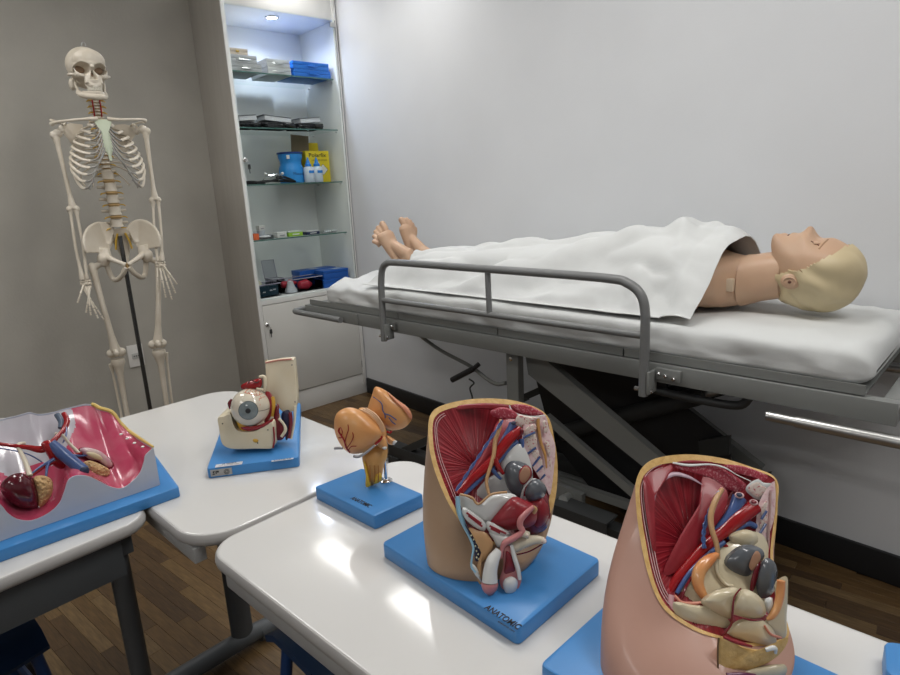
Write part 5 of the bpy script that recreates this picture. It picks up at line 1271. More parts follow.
ptube(mp, 'ureter', c1, [(494, 182, .812), (488, 235, .806), (462, 310, .80), (452, 400, .79), (432, 470, .785), (408, 560, .778), (424, 640, .772)], [9, 12, 14, 13, 12, 11, 10], tan_t, S1, 10)
# pelvic organs
pblob(mp, 'white_lining', c1, [(500, 430), (560, 345), (630, 340), (680, 450), (690, 560), (640, 680), (420, 690), (330, 660), (395, 560), (480, 500)], .808, .010, .004, white_o)
pblob(mp, 'bowel_loop', c1, [(520, 480), (560, 436), (620, 440), (672, 470), (690, 530), (640, 570), (630, 660), (560, 630), (522, 560)], .795, .016, .010, grey_o)
pblob(mp, 'bowel_rim', c1, [(604, 510), (640, 462), (680, 480), (682, 530), (640, 580), (606, 560)], .781, .003, .004, red_m, pw=.3)
pblob(mp, 'bowel_opening', c1, [(612, 512), (642, 470), (674, 486), (674, 528), (640, 570), (613, 553)], .7785, .002, .003, mat('tan_hollow', (.40, .22, .14), .4), pw=.3)
pblob(mp, 'rectum_muscle', c2_, [(600, 130), (700, 60), (735, 190), (715, 270), (650, 310), (600, 300), (570, 220)], .792, .018, .008, maroon)
pblob(mp, 'rectum_muscle', c2_, [(610, 120), (690, 90), (728, 180), (700, 260), (640, 270)], .786, .018, .006, red_m)
ptube(mp, 'white_fold', c1, [(625, 660, .785), (640, 610, .78), (690, 555, .78), (730, 560, .785)], 10, white_o, S1, 8)
pblob(mp, 'bowel_bulb', c1, [(645, 620), (675, 560), (730, 548), (775, 600), (760, 655), (700, 685), (655, 670)], .777, .013, .010, grey_o)
ptube(mp, 'bulb_rim', c1, [(640, 650, .779), (650, 600, .778), (690, 555, .778)], 6, maroon, S1, 8)
# lower part
pblob(mp, 'white_bladder_wall', c2_, [(222, 82), (285, 115), (330, 140), (400, 85), (470, 70), (545, 92), (500, 150), (420, 235), (365, 262), (290, 220), (235, 160)], .767, .013, .010, white_o)
pblob(mp, 'bladder', c2_, [(395, 250), (440, 175), (520, 96), (600, 118), (655, 155), (650, 240), (580, 275), (480, 280)], .760, .017, .012, red_m)
ptube(mp, 'peritoneal_edge', c2_, [(225, 80, .757), (290, 98, .755), (330, 136, .753), (400, 82, .752), (490, 68, .754)], 7, tan_t, S2, 8)
ptube(mp, 'light_blue_rim', c2_, [(212, 92, .757), (218, 170, .754), (240, 235, .752), (275, 310, .748), (300, 380, .744), (292, 440, .742), (290, 490, .741), (315, 520, .740)], [13, 14, 14, 9, 7, 6, 6, 6], lblue, S2, 10)
for P in ([(235, 165), (265, 160), (365, 235), (360, 288), (300, 262), (250, 215)], [(372, 262), (392, 232), (505, 295), (480, 322), (400, 300)]):
    pblob(mp, 'abdominal_wall_cut', c2_, P, .752, .006, .008, white_o, pw=.35)
for P in ([(262, 184), (345, 245)], [(272, 200), (350, 262)], [(392, 258), (485, 302)], [(398, 272), (450, 298)]): ptube(mp, 'muscle_stripe', c2_, [(x, y, .7455) for x, y in P], 6, red_m, S2, 8)
pblob(mp, 'tan_fold', c2_, [(275, 270), (330, 285), (375, 300), (412, 362), (385, 430), (345, 480), (345, 585), (322, 560), (322, 480), (352, 390), (330, 350)], .748, .006, .008, tan_t)
pblob(mp, 'dark_plexus', c2_, [(250, 245), (290, 300), (335, 350), (352, 385), (335, 450), (310, 452), (302, 380), (280, 310)], .748, .003, .008, navyp)
for q in ((288, 312), (302, 335), (318, 352), (312, 372), (330, 380), (318, 400), (328, 418), (318, 436), (330, 445)): obj('yellow_bead', MB().ell(c2_(*q, .7445), (.0011, .0011, .0013), n=8, m=6), mat('bead_yellow', (.6, .58, .40), .4), mp)
pblob(mp, 'scrotal_fold', c2_, [(290, 470), (325, 500), (350, 580), (330, 560), (300, 520)], .746, .004, .006, white_o)
pblob(mp, 'white_pouch', c2_, [(390, 290), (480, 310), (560, 330), (530, 380), (470, 370), (440, 380), (415, 340)], .752, .008, .010, white_o)
ptube(mp, 'shaft', c2_, [(445, 395, .742), (412, 450, .738), (396, 510, .736), (393, 572, .735)], [22, 36, 40, 46], white_o, S2, 20)
ptube(mp, 'glans', c2_, [(392, 574, .735), (392, 590, .735), (393, 620, .735), (395, 645, .735)], [46, 48, 38, 14], pink_o, S2, 20)
ptube(mp, 'spermatic_tube', c2_, [(640, 150, .743), (600, 185, .742), (566, 225, .742), (564, 262, .742), (578, 290, .741), (530, 325, .740), (480, 352, .740), (462, 385, .740), (455, 440, .740)], [12, 16, 18, 18, 16, 18, 18, 12, 9], pink_o, S2, 12)
pblob(mp, 'pouch_wall', c2_, [(465, 380), (500, 370), (530, 400), (560, 500), (572, 560), (545, 625), (500, 640), (462, 610), (448, 560), (470, 480)], .744, .004, .008, pink_o)
ptube(mp, 'white_strip', c2_, [(515, 365, .742), (530, 430, .740), (552, 500, .738), (562, 560, .737)], [10, 13, 13, 10], white_o, S2, 10)
pblob(mp, 'cord_plexus', c2_, [(485, 400), (512, 420), (535, 500), (520, 520), (475, 525), (480, 460)], .7405, .003, .004, maroon)
pblob(mp, 'testis', c2_, [(466, 590), (478, 558), (515, 543), (548, 565), (545, 610), (520, 640), (485, 638)], .738, .008, .006, white_o)
ptube(mp, 'pubic_bone', c2_, [(530, 375, .750), (590, 350, .748), (650, 335, .748), (695, 342, .748)], [34, 30, 24, 20], mat('cream_bone_paint', (.60, .54, .42), .35), S2, 14)
obj('bone_end', MB().ell(c2_(697, 343, .745), (.0035, .0035, .0035)), bone_s, mp)
ptube(mp, 'cream_knob', c2_, [(580, 300, .742), (612, 312, .742)], 20, MATS['cream_bone_paint'], S2, 12); obj('knob_section', MB().ell(c2_(602, 312, .7385), (.0022, .0022, .0026)), bone_s, mp)
ptube(mp, 'gland', c2_, [(632, 150, .745), (648, 165, .745), (640, 190, .745)], [10, 14, 8], tan_t, S2, 8)
ptube(mp, 'red_edge', c2_, [(545, 420, .748), (620, 400, .75), (705, 350, .75)], 4, maroon, S2, 6)
e1 = Vector((nr[0] - nl[0], nr[1] - nl[1], 0)).normalized(); e2 = Vector((-e1.y, e1.x, 0))
pt = at_z(502.5, 617, TZ + .0229)
text('lettering', 'ANATOMIC', .0125, basis(pt, e1, e2), ink_m, mp, bold=.0002, width=.052)
pt = at_z(506.5, 626.5, TZ + .0229)
text('small_lettering', 'anatomic.com', .0042, basis(pt, e1, e2), ink_m, mp, width=.024)

# ------------------------------------------------------------------ pelvis model, pink skin
q = lambda x, y: tuple(at_z(x, y, TZ + .0225))[:2]
mq = thing('pelvis_model', 'large pink skinned pelvis model with cream organs, nearest the camera at right', 'anatomical model', (-.24, .50, TZ))
a_ = Vector(q(560, 662)); b_ = Vector(q(603, 617)); cR = Vector(q(843, 668)); v1 = (cR - Vector(q(755, 640))).normalized()
far_r = cR + Vector((.0, .0)); e1q = Vector((1, .05)).normalized(); e2q = Vector((-.05, 1)).normalized()
B0 = Vector((-.345, .405)); slab('base', [tuple(B0), tuple(B0 + e1q * .245), tuple(Vector((-.110, .600))), tuple(Vector((-.352, .590)))], TZ + .0005, TZ + .0225, blue_base, mq)
pink_skin = mat('pink_skin_paint', (0.47, 0.275, 0.215), 0.42, col2=(0.43, 0.245, 0.19), scale=10, coat=.15)
R1 = [(788, 637, .612, -35, .003), (752, 646, .595, -62, .003), (718, 638, .59, -85, .003), (695, 630.5, .595, -105, .004), (673, 617, .603, -125, .0045), (660, 603, .61, -138, .005), (650, 580, .622, -150, .0055), (642, 548, .64, -163, .006), (636.5, 510, .66, -175, .0062), (637, 478, .68, 168, .0065), (652, 460, .70, 145, .008), (684, 454.5, .718, 115, .009), (718, 457.5, .722, 88, .008), (748, 466, .715, 65, .006), (776, 479, .70, 45, .002), (777, 510, .685, 28, .003), (773, 557, .66, 10, .003), (780, 600, .635, -12, .003)]
C0q = at_z(687, 668, TZ + .0225)
top, inner, ctr, nn = torso(mq, R1, None, (692, 545, .66), .018, (C0q.x, C0q.y), .085, .064, .7235, pink_skin, fat_m, fibres, .012)
follow(mq, 'fascia_line', top, ctr, 74, 206, .0085, .0005, .0005, pale_l, nn); follow(mq, 'fascia_line', top, ctr, 74, 206, .0115, .0018, .0005, pale_l, nn); follow(mq, 'fascia_line', top, ctr, 74, 200, .0145, .003, .0005, pale_l, nn)
c3 = crop(600, 445, 4.737); c4 = crop(600, 550, 4.5); S3, S4 = 4.737, 4.5
violet = mat('pale_violet_sheen', (0.42, 0.30, 0.36), .35)
ptube(mq, 'crest_highlight', c3, [(252, 305, .672), (258, 235, .68), (290, 170, .688), (350, 138, .692), (420, 152, .69), (485, 188, .688)], [3, 8, 11, 12, 9, 3], violet, S3, 10, flat=.5)  # sheen along the crest, modelled as a flattened pale violet tube
pblob(mq, 'side_muscle', c3, [(205, 160, .680), (225, 135, .69), (345, 92, .70), (350, 105, .70), (240, 160, .688), (235, 300, .665), (265, 480, .645), (245, 480, .642), (215, 300, .662)], .67, .002, .003, red_m, pw=.3)
pblob(mq, 'muscle_section', c3, [(350, 102), (480, 92), (580, 112), (690, 185), (660, 222), (600, 212), (520, 160), (440, 132)], .698, .002, .008, sect_m, pw=.25)
pblob(mq, 'muscle_section', c3, [(580, 96), (660, 96), (760, 128), (815, 162), (790, 186), (740, 160), (640, 130)], .704, .002, .008, sect_m, pw=.25)
pblob(mq, 'back_muscle', c3, [(360, 82), (430, 72), (530, 80), (520, 90), (440, 92)], .702, .002, .005, red_m)
ptube(mq, 'white_fascia', c3, [(345, 84, .698), (420, 96, .697), (520, 92, .696), (590, 108, .695), (650, 142, .694), (715, 172, .692)], [7, 9, 6, 7, 4, 4], white_o, S3, 8, flat=.6)
pblob(mq, 'vertebra_top', c3, [(690, 205), (712, 178), (748, 162), (775, 178), (815, 185), (790, 222), (755, 262), (700, 228)], .690, .002, .010, white_o, pw=.3)
pblob(mq, 'vertebra_marrow', c3, [(702, 205), (720, 185), (750, 176), (770, 195), (790, 205), (752, 248), (710, 222)], .6875, .001, .004, bone_s, pw=.3)
pblob(mq, 'lumbar_muscle', c3, [(490, 150, .695), (600, 215, .685), (580, 330, .67), (470, 480, .655), (360, 600, .64), (300, 600, .638), (380, 430, .655), (480, 260, .675)], .665, .004, .012, red_m)
pblob(mq, 'median_section', c3, [(752, 275, .682), (832, 168, .692), (836, 300, .685), (818, 480, .672), (812, 560, .665), (762, 545, .665), (740, 450, .67)], .68, .0015, .010, pinkw, pw=.15)
ptube(mq, 'fat_edge', c3, [(832, 170, .692), (835, 300, .684), (824, 430, .674), (814, 540, .666)], 6, fat_m, S3, 8)
for P in ([(762, 300), (790, 262), (792, 300), (766, 345)], [(752, 375), (788, 320), (790, 370), (758, 420)], [(756, 440), (788, 392), (790, 450), (766, 490)]): pblob(mq, 'vertebra_section', c3, P, .674, .0015, .003, bone_s, pw=.2, sub=2)
for P in ([(764, 352), (790, 312)], [(740, 448), (786, 372)], [(766, 500), (790, 458)]): ptube(mq, 'blue_disc', c3, [(x, y, .671) for x, y in P], 6, vein_m, S3, 8)
ptube(mq, 'spinal_canal', c3, [(808, 215, .684), (806, 300, .68), (800, 400, .672), (798, 490, .666)], 5, mat('mauve_canal', (.42, .27, .25), .4), S3, 8)
ptube(mq, 'iliac_artery', c3, [(735, 290, .676), (660, 345, .67), (585, 410, .664), (500, 480, .655), (430, 555, .646), (360, 640, .636), (325, 700, .629)], [34, 36, 30, 27, 24, 22, 18], art_m, S3, 14)
obj('artery_opening', MB().ell(c3(728, 272, .672), (.0046, .0046, .0030)), pale_l, mq); obj('artery_hollow', MB().ell(c3(728, 270, .6705), (.0032, .0032, .0022)), maroon, mq)
ptube(mq, 'iliac_vein', c3, [(660, 250, .680), (628, 320, .674), (560, 400, .666), (545, 420, .664)], [33, 27, 18, 14], vein_m, S3, 12)
obj('vein_opening', MB().ell(c3(660, 238, .675), (.0050, .0050, .0030)), pale_l, mq); obj('vein_hollow', MB().ell(c3(660, 237, .6735), (.0036, .0036, .0023)), mat('dark_vein_hollow', (.02, .03, .07), .5), mq)
ptube(mq, 'iliac_vein', c3, [(735, 385, .672), (690, 375, .668), (600, 440, .662)], [14, 14, 10], vein_m, S3, 10)
ptube(mq, 'iliac_vein', c4, [(560, -35, .655), (480, 25, .648), (400, 110, .636), (345, 195, .626)], [10, 12, 12, 9], vein_m, S4, 10)
for ph in (0, PI): ptube(mq, 'gonadal_vein', c3, [(565 - 75 * math.sin(t * 1.9) + 6 * math.sin(t * 24 + ph), 220 + 270 * t, .670 - .024 * t) for t in [i / 22 for i in range(23)]], 6, vein_m, S3, 6, sub=2)
ptube(mq, 'ureter', c3, [(578, 210, .674), (548, 260, .664), (525, 330, .655), (530, 400, .648), (552, 470, .642), (560, 540, .638)], [11, 14, 14, 13, 12, 10], tan_t, S3, 10)
pblob(mq, 'ureter_end', c3, [(566, 205), (580, 200), (592, 212), (578, 220)], .674, .002, .003, pink_o)
# pelvic cavity
pblob(mq, 'cream_lining', c4, [(350, 190, .632), (430, 90, .645), (540, -10, .655), (660, -80, .665), (740, -60, .668), (770, 60, .66), (790, 250, .64), (700, 330, .625), (560, 330, .622), (420, 280, .622)], .645, .010, .006, cream_o)
pblob(mq, 'cream_bulge', c3, [(610, 430), (680, 400), (740, 420), (745, 470), (690, 500), (640, 480)], .660, .010, .008, cream_o)
ptube(mq, 'artery_branch', c3, [(570, 465, .656), (600, 480, .655), (625, 500, .655)], [12, 9, 5], art_m, S3)
pblob(mq, 'bowel_loop', c4, [(550, 60), (590, 5), (650, -25), (720, -10), (740, 30), (700, 90), (660, 130), (590, 110)], .646, .016, .010, grey_o)
pblob(mq, 'bowel_opening', c4, [(672, 60), (700, 5), (722, 20), (718, 55), (690, 92), (675, 85)], .632, .002, .004, mat('tan_hollow', (.40, .22, .14), .4), pw=.3)
pblob(mq, 'red_slit', c4, [(680, 130), (700, 70), (722, 48), (718, 110), (690, 185), (676, 180)], .632, .002, .006, maroon)
pblob(mq, 'bowel_bulb', c4, [(702, 150), (720, 70), (750, 35), (785, 55), (798, 100), (790, 170), (760, 212), (718, 212)], .632, .009, .010, grey_o)
ptube(mq, 'orange_tube', c4, [(535, 15, .640), (490, 45, .634), (450, 90, .628), (440, 150, .624), (470, 210, .62), (500, 225, .62)], [8, 24, 28, 26, 18, 8], orange_o, S4, 14)
ptube(mq, 'cream_ligament', c4, [(530, 20, .642), (525, 90, .636), (560, 150, .630), (600, 165, .626)], 9, cream_o, S4, 10)
ptube(mq, 'dark_slit', c4, [(412, 122, .628), (385, 170, .624), (368, 220, .622)], 6, maroon, S4, 8)
ptube(mq, 'pink_ligament', c4, [(335, 205, .618), (370, 236, .612), (420, 240, .610), (470, 235, .61)], [6, 7, 7, 5], mat('salmon_paint', (.60, .24, .17), .35), S4, 8)
ptube(mq, 'mauve_tag', c4, [(322, 205, .618), (318, 240, .614), (335, 290, .608)], [13, 14, 8], mat('mauve_paint', (.50, .28, .30), .35), S4, 10)
pblob(mq, 'cream_floor', c4, [(330, 235), (420, 248), (500, 260), (590, 330), (545, 372), (430, 350), (350, 305)], .606, .007, .010, cream_o)
for k in range(9): ptube(mq, 'hatching', c4, [(420 + k * 12, 325 + k * 4.5, .6005), (428 + k * 12, 340 + k * 4.2, .6000)], 2.2, maroon, S4, 6)
pblob(mq, 'uterus', c4, [(455, 225), (510, 185), (580, 168), (625, 180), (600, 250), (590, 310), (520, 290), (470, 255)], .607, .014, .010, cream_o)
pblob(mq, 'bladder', c4, [(600, 240), (640, 178), (700, 195), (740, 240), (745, 290), (690, 310), (602, 292)], .602, .015, .010, cream_o)
ptube(mq, 'cut_line', c4, [(634, 172, .592), (604, 215, .589), (596, 290, .588), (590, 335, .589), (555, 380, .590)], [3, 4, 5, 5, 6], maroon, S4, 8)
ptube(mq, 'cut_line', c4, [(598, 292, .588), (650, 308, .587), (690, 316, .588), (732, 314, .591)], [3, 4, 5, 3], maroon, S4, 8)
pblob(mq, 'cream_wall', c4, [(590, 340), (640, 310), (740, 320), (790, 380), (780, 430), (680, 420), (570, 385)], .600, .009, .010, cream_o)
ptube(mq, 'wall_fold', c4, [(740, 340, .594), (770, 380, .594), (815, 395, .598)], [5, 6, 5], MATS['salmon_paint'], S4, 8)
pblob(mq, 'white_knob', c4, [(740, 225), (775, 215), (780, 260), (755, 285)], .604, .005, .006, white_o)
pblob(mq, 'pubic_section', c4, [(785, 165), (802, 132), (842, 122), (846, 200), (840, 300), (838, 388), (790, 395), (745, 345), (745, 315), (790, 270)], .608, .003, .014, cream_o, pw=.25)
ptube(mq, 'orange_strip', c4, [(815, 138, .603), (812, 190, .602), (800, 250, .600), (775, 295, .599), (750, 312, .599)], [18, 18, 17, 15, 6], orange_o, S4, 10)
pblob(mq, 'fat_wedge', c4, [(536, 400), (560, 395), (660, 440), (770, 445), (846, 392), (825, 450), (760, 505), (660, 540), (560, 556), (534, 545)], .573, .004, .016, fat_m, pw=.3, lump=.0012, label='lumpy yellow fat section')
ptube(mq, 'red_band', c4, [(556, 392, .569), (620, 416, .569), (684, 434, .569)], [6, 9, 5], red_m, S4, 8)
ptube(mq, 'wedge_edge', c4, [(534, 395, .573), (530, 450, .571), (531, 545, .570)], 4, mat('brown_edge', (.12, .07, .03), .5), S4, 6)
ptube(mq, 'white_fold', c4, [(745, 450, .569), (785, 440, .569), (790, 465, .570)], [9, 11, 6], white_o, S4, 10)
pblob(mq, 'cream_lobe', c4, [(640, 545), (740, 520), (830, 515), (835, 560), (760, 590), (650, 580)], .575, .008, .010, cream_o)
ptube(mq, 'purple_fold', c4, [(570, 562, .566), (640, 560, .566), (700, 568, .568)], 9, mat('plum_paint', (.13, .02, .08), .35), S4, 8)
t = thing('model_base', 'corner of a plain blue model base at the right edge of the table', 'model base', (-.05, .68, TZ))
slab('base_slab', [(-.100, .632), (.12, .652), (.105, .80), (-.113, .68)], TZ + .0005, TZ + .0225, blue_base, t)
ORG[t.name]

# ------------------------------------------------------------------ brain stem model
mbn = thing('brain_stem_model', 'orange thalamus and brain stem model on a steel rod and square blue base', 'anatomical model', (-.79, .52, TZ))
kk = [tuple(at_z(x, y, TZ))[:2] for x, y in ((316, 499), (375.5, 530), (424, 507))]
f4 = (kk[0][0] + kk[2][0] - kk[1][0], kk[0][1] + kk[2][1] - kk[1][1])
slab('base', kk + [f4], TZ + .0005, TZ + .0235, blue_base, mbn, .004)
c5 = crop(280, 380, 5.625); S5 = 5.625
org1 = mat('orange_brain_paint', (0.66, 0.34, 0.13), 0.36, col2=(0.60, 0.26, 0.085), scale=18, coat=.2); org2 = mat('tan_stem_paint', (0.55, 0.30, 0.10), 0.38, col2=(0.48, 0.23, 0.06), scale=25)
yel = mat('yellow_stem_paint', (0.62, 0.40, 0.04), 0.38)
pc = at_z(386.5, 481, TZ + .0235)
obj('rod', MB().tube([pc, pc + VZ * .05], .0032, 12), chrome, mbn); obj('rod_foot', MB().lathe([(.0105, 0), (.0105, .0015), (.007, .004), (.0035, .005)], TR(*pc), 24), chrome, mbn)
pblob(mbn, 'brain_lobe', c5, [(520, 75), (530, 45), (548, 38), (600, 62), (660, 110), (715, 150), (740, 190), (738, 228), (700, 268), (640, 283), (595, 270), (560, 240), (500, 190), (492, 160)], 1.04, .018, .022, org1, rings=7, label='right orange lobe')
pblob(mbn, 'pink_edge', c5, [(600, 66), (660, 112), (715, 152), (742, 195), (738, 225), (722, 195), (690, 165), (640, 125)], 1.036, .013, .014, mat('salmon_edge', (.60, .24, .14), .4))
pblob(mbn, 'middle_ridge', c5, [(440, 165), (490, 160), (540, 195), (585, 250), (600, 320), (560, 345), (500, 330), (450, 260)], 1.02, .020, .015, org1, label='middle ridge')
for k in range(3): ptube(mbn, 'ridge_line', c5, [(455 + k * 14, 168 - k * 4, 1.002), (510 + k * 14, 195, .998), (555 + k * 9, 245, .998), (572 + k * 6, 290, 1.0)], 6, mat('pale_orange_ridge', (.66, .42, .25), .4), S5, 8)
pblob(mbn, 'brain_lobe', c5, [(305, 230), (322, 185), (365, 158), (420, 158), (470, 185), (520, 225), (565, 275), (575, 315), (545, 355), (490, 398), (430, 416), (380, 405), (335, 355), (308, 290)], 1.00, .022, .020, org1, rings=7, label='left rounded orange lobe')
pblob(mbn, 'stem', c5, [(462, 430), (480, 395), (540, 370), (600, 380), (602, 430), (585, 480), (570, 545), (530, 585), (500, 590), (478, 520)], 1.02, .013, .012, org2, label='tan brain stem')
pblob(mbn, 'stem_side', c5, [(470, 455), (485, 480), (500, 540), (510, 590), (490, 603), (480, 590), (482, 530)], 1.010, .005, .008, yel)
pblob(mbn, 'stem_tip', c5, [(560, 520), (575, 545), (560, 575), (530, 582), (528, 545)], 1.011, .005, .006, yel)
for x in (505, 530, 552): ptube(mbn, 'stem_groove', c5, [(x, 480, 1.0045), (x + 3, 530, 1.005), (x, 575, 1.007)], 3, mat('dark_orange_line', (.36, .15, .03), .5), S5, 6)
pblob(mbn, 'side_stalk', c5, [(560, 330), (590, 315), (605, 370), (590, 390), (560, 380), (545, 355)], 1.01, .008, .008, org1)
pblob(mbn, 'side_stalk', c5, [(600, 310), (630, 325), (655, 345), (640, 362), (612, 362), (600, 340)], 1.02, .007, .007, org1)
pblob(mbn, 'stalk_end', c5, [(640, 340), (658, 345), (640, 365), (632, 358)], 1.012, .002, .003, white_o); pblob(mbn, 'stalk_end', c5, [(575, 380), (598, 374), (600, 388), (585, 392)], 1.002, .002, .003, white_o)
ptube(mbn, 'optic_nerve', c5, [(530, 368, .993), (500, 395, .990), (468, 418, .988), (440, 432, .988), (414, 428, .990)], [6, 7, 8, 8, 8], mat('silver_grey_paint', (.34, .34, .36), .3), S5, 10)
ptube(mbn, 'optic_nerve', c5, [(352, 385, 1.01), (330, 383, 1.012), (305, 385, 1.012)], [7, 8, 7], MATS['silver_grey_paint'], S5, 10)
ptube(mbn, 'red_vessel', c5, [(575, 315, .998), (560, 340, .996), (535, 362, .994)], [5, 8, 6], art_m, S5, 8); ptube(mbn, 'red_vessel', c5, [(600, 290, 1.02), (620, 296, 1.02), (628, 285, 1.02)], 7, art_m, S5, 8)
for P, r_ in (([(392, 408), (372, 380), (360, 340), (345, 315), (330, 290), (335, 270)], 4.5), ([(365, 350), (375, 310), (385, 280), (382, 250)], 2.5), ([(375, 385), (400, 350), (412, 320), (408, 295)], 2.5), ([(345, 315), (350, 290), (340, 265)], 2.5), ([(385, 395), (400, 375), (430, 372)], 2.5), ([(350, 325), (330, 325)], 3)):
    def dd(x, y): # just proud of the lobe surface
        rr = min(1, math.hypot((x - 438) / 135, (y - 288) / 130)); return 1.00 - .0225 * math.sqrt(max(0, 1 - rr ** 2)) - .0003
    ptube(mbn, 'red_branch', c5, [(x, y, dd(x, y)) for x, y in P], r_, art_m, S5, 6)
for P in ([(525, 95), (570, 130), (578, 170), (590, 195), (592, 215)], [(590, 190), (620, 200), (655, 225)], [(612, 210), (630, 235), (650, 250)], [(545, 262), (530, 285), (520, 305)]):
    def d2(x, y):
        if y > 255: return .9985
        rr = min(1, math.hypot((x - 615) / 128, (y - 165) / 122)); return 1.04 - .0185 * math.sqrt(max(0, 1 - rr ** 2)) - .0004
    ptube(mbn, 'blue_branch', c5, [(x, y, d2(x, y)) for x, y in P], 3, vein_m, S5, 6)
e1 = Vector((kk[1][0] - kk[0][0], kk[1][1] - kk[0][1], 0)).normalized(); e2 = Vector((-e1.y, e1.x, 0))
text('lettering', 'ANATOMIC', .012, basis(at_z(361, 502, TZ + .0239), e1, e2), ink_m, mbn, bold=.0002, width=.046)

# ------------------------------------------------------------------ eye model
me_ = thing('eye_model', 'large eyeball in a cream bony orbit model on blue base, on the far table', 'anatomical model', (-1.16, .49, TZ))
e_nl = Vector(tuple(at_z(208, 479, TZ))[:2]); e_nr = Vector(tuple(at_z(300, 467, TZ))[:2]); e_fr = Vector((-1.28, .645)); e_fl = e_nl + e_fr - e_nr
slab('base', [tuple(e_nl), tuple(e_nr), tuple(e_fr), tuple(e_fl)], TZ + .0005, TZ + .0205, blue_base, me_, .008)
c7 = crop(205, 350, 4.819); S7 = 4.819
orb = mat('cream_orbit_paint', (0.70, 0.64, 0.50), 0.35, col2=(0.66, 0.57, 0.40), scale=12)
def fprism(parent, name, cf, out, d, th, m, sub=3, label=None, bev=.0015):
    P = [Vector(v) for v in catmull([tuple(cf(p[0], p[1], p[2] if len(p) > 2 else d)) for p in out], sub, True)]; n = len(P); c_ = sum(P, Vector()) / n
    f_ = lambda k, o: [p + (c_ - p).normalized() * k + VF * o for p in P]
    return obj(name, MB().loft([f_(bev, 0), f_(0, bev), f_(0, th - bev), f_(bev, th)]), m, parent, label=label)
fprism(me_, 'orbit_block', c7, [(60, 328), (66, 380), (78, 445), (105, 472), (160, 480), (250, 477), (326, 474), (332, 430), (330, 370), (318, 350), (280, 372), (240, 392), (185, 396), (150, 385), (130, 350), (120, 306), (90, 318)], 1.175, .055, orb, label='cream lower orbit block')
fprism(me_, 'orbit_plate', c7, [(290, 62), (290, 62), (350, 50), (418, 44), (430, 55), (438, 140), (444, 235), (434, 285), (418, 298), (380, 305), (345, 265), (320, 230), (293, 208), (293, 208)], 1.215, .018, orb, sub=2, label='cream upright bone plate')
ptube(me_, 'plate_leg', c7, [(434, 270, 1.210), (430, 350, 1.210), (414, 428, 1.208)], [9, 6, 6], orb, S7, 10)
ptube(me_, 'plate_top_edge', c7, [(292, 62, 1.213), (350, 50, 1.213), (418, 44, 1.213)], 4, mat('salmon_rim', (.50, .2, .16), .4), S7, 8)
pblob(me_, 'orbit_hollow', c7, [(120, 310), (125, 350), (150, 388), (190, 398), (230, 396), (250, 350), (180, 300)], 1.20, .004, .010, mat('brown_hollow', (.40, .26, .17), .4))
pblob(me_, 'fat_pad', c7, [(150, 340), (170, 385), (200, 396), (215, 380), (185, 350)], 1.185, .005, .006, mat('bright_fat', (.62, .36, .05), .35))
pblob(me_, 'lower_muscle', c7, [(172, 372), (240, 366), (300, 345), (330, 330), (318, 352), (280, 375), (235, 390), (195, 388)], 1.178, .008, .010, art_m, label='red lower eye muscle')
pblob(me_, 'side_muscle', c7, [(290, 205), (320, 212), (328, 290), (300, 350), (285, 340), (308, 280)], 1.20, .006, .010, red_m)
ptube(me_, 'optic_fat', c7, [(325, 225, 1.20), (330, 270, 1.20), (325, 320, 1.20)], [9, 11, 8], MATS['bright_fat'], S7, 8)
eyc = c7(219, 275, 1.185); re_ = 91 / S7 * 1.185 / FPX
eyeb = obj('eyeball', MB().ell(eyc, (re_, re_, re_), n=40, m=24), mat('eyeball_ivory', (.66, .62, .52), .15, coat=.5, col2=(.62, .54, .42), scale=30), me_, label='large ivory eyeball')
gz = (CAM - eyc).normalized(); gz = (gz - Vector(RT) * .12 - Vector(UP) * .19).normalized()
MG = basis(eyc, gz.orthogonal(), gz.cross(gz.orthogonal()))
def cap(ang0, ang1, r, name, m):
    prof = [(r * math.sin(math.radians(a)), r * math.cos(math.radians(a))) for a in [ang1 + (ang0 - ang1) * i / 8 for i in range(9)]]
    if MG.to_3x3() @ Vector((0, 0, 1)) @ gz < 0: prof = [(a, -b) for a, b in prof]
    mb = MB(); vs = []; fs = []; n = 36
    for rr, z in prof:
        for k in range(n): t = 2 * PI * k / n; vs.append(MG @ Vector((max(rr, 1e-5) * math.cos(t), max(rr, 1e-5) * math.sin(t), z)))
    for i in range(8):
        for k in range(n): fs.append((i * n + k, i * n + (k + 1) % n, (i + 1) * n + (k + 1) % n, (i + 1) * n + k))
    mb.add(vs, fs); return obj(name, mb, m, eyeb)
cap(0, 29.5, re_ * 1.006, 'iris_rim', mat('iris_dark_rim', (.10, .12, .12), .2, coat=.5)); cap(0, 27, re_ * 1.012, 'iris', mat('grey_iris', (.20, .24, .245), .12, coat=.8, col2=(.14, .17, .18), scale=60)); cap(0, 7.5, re_ * 1.018, 'pupil', dark_pl)
for z_ in (0,):
    P = [eyc + (Vector(RT) * math.cos(a) * re_ + gz * abs(math.sin(a)) * re_) * 1.004 - Vector(UP) * .0015 for a in [i * PI / 30 for i in range(31)] if abs(math.cos(a)) > .46]
    hl = [p for p in P if (p - eyc).dot(RT) > 0]; hr = [p for p in P if (p - eyc).dot(RT) < 0]
    for h_ in (hl, hr): obj('section_line', MB().tube(h_, .0005, 6), dark_pl, eyeb)
rvs = random.Random(5)
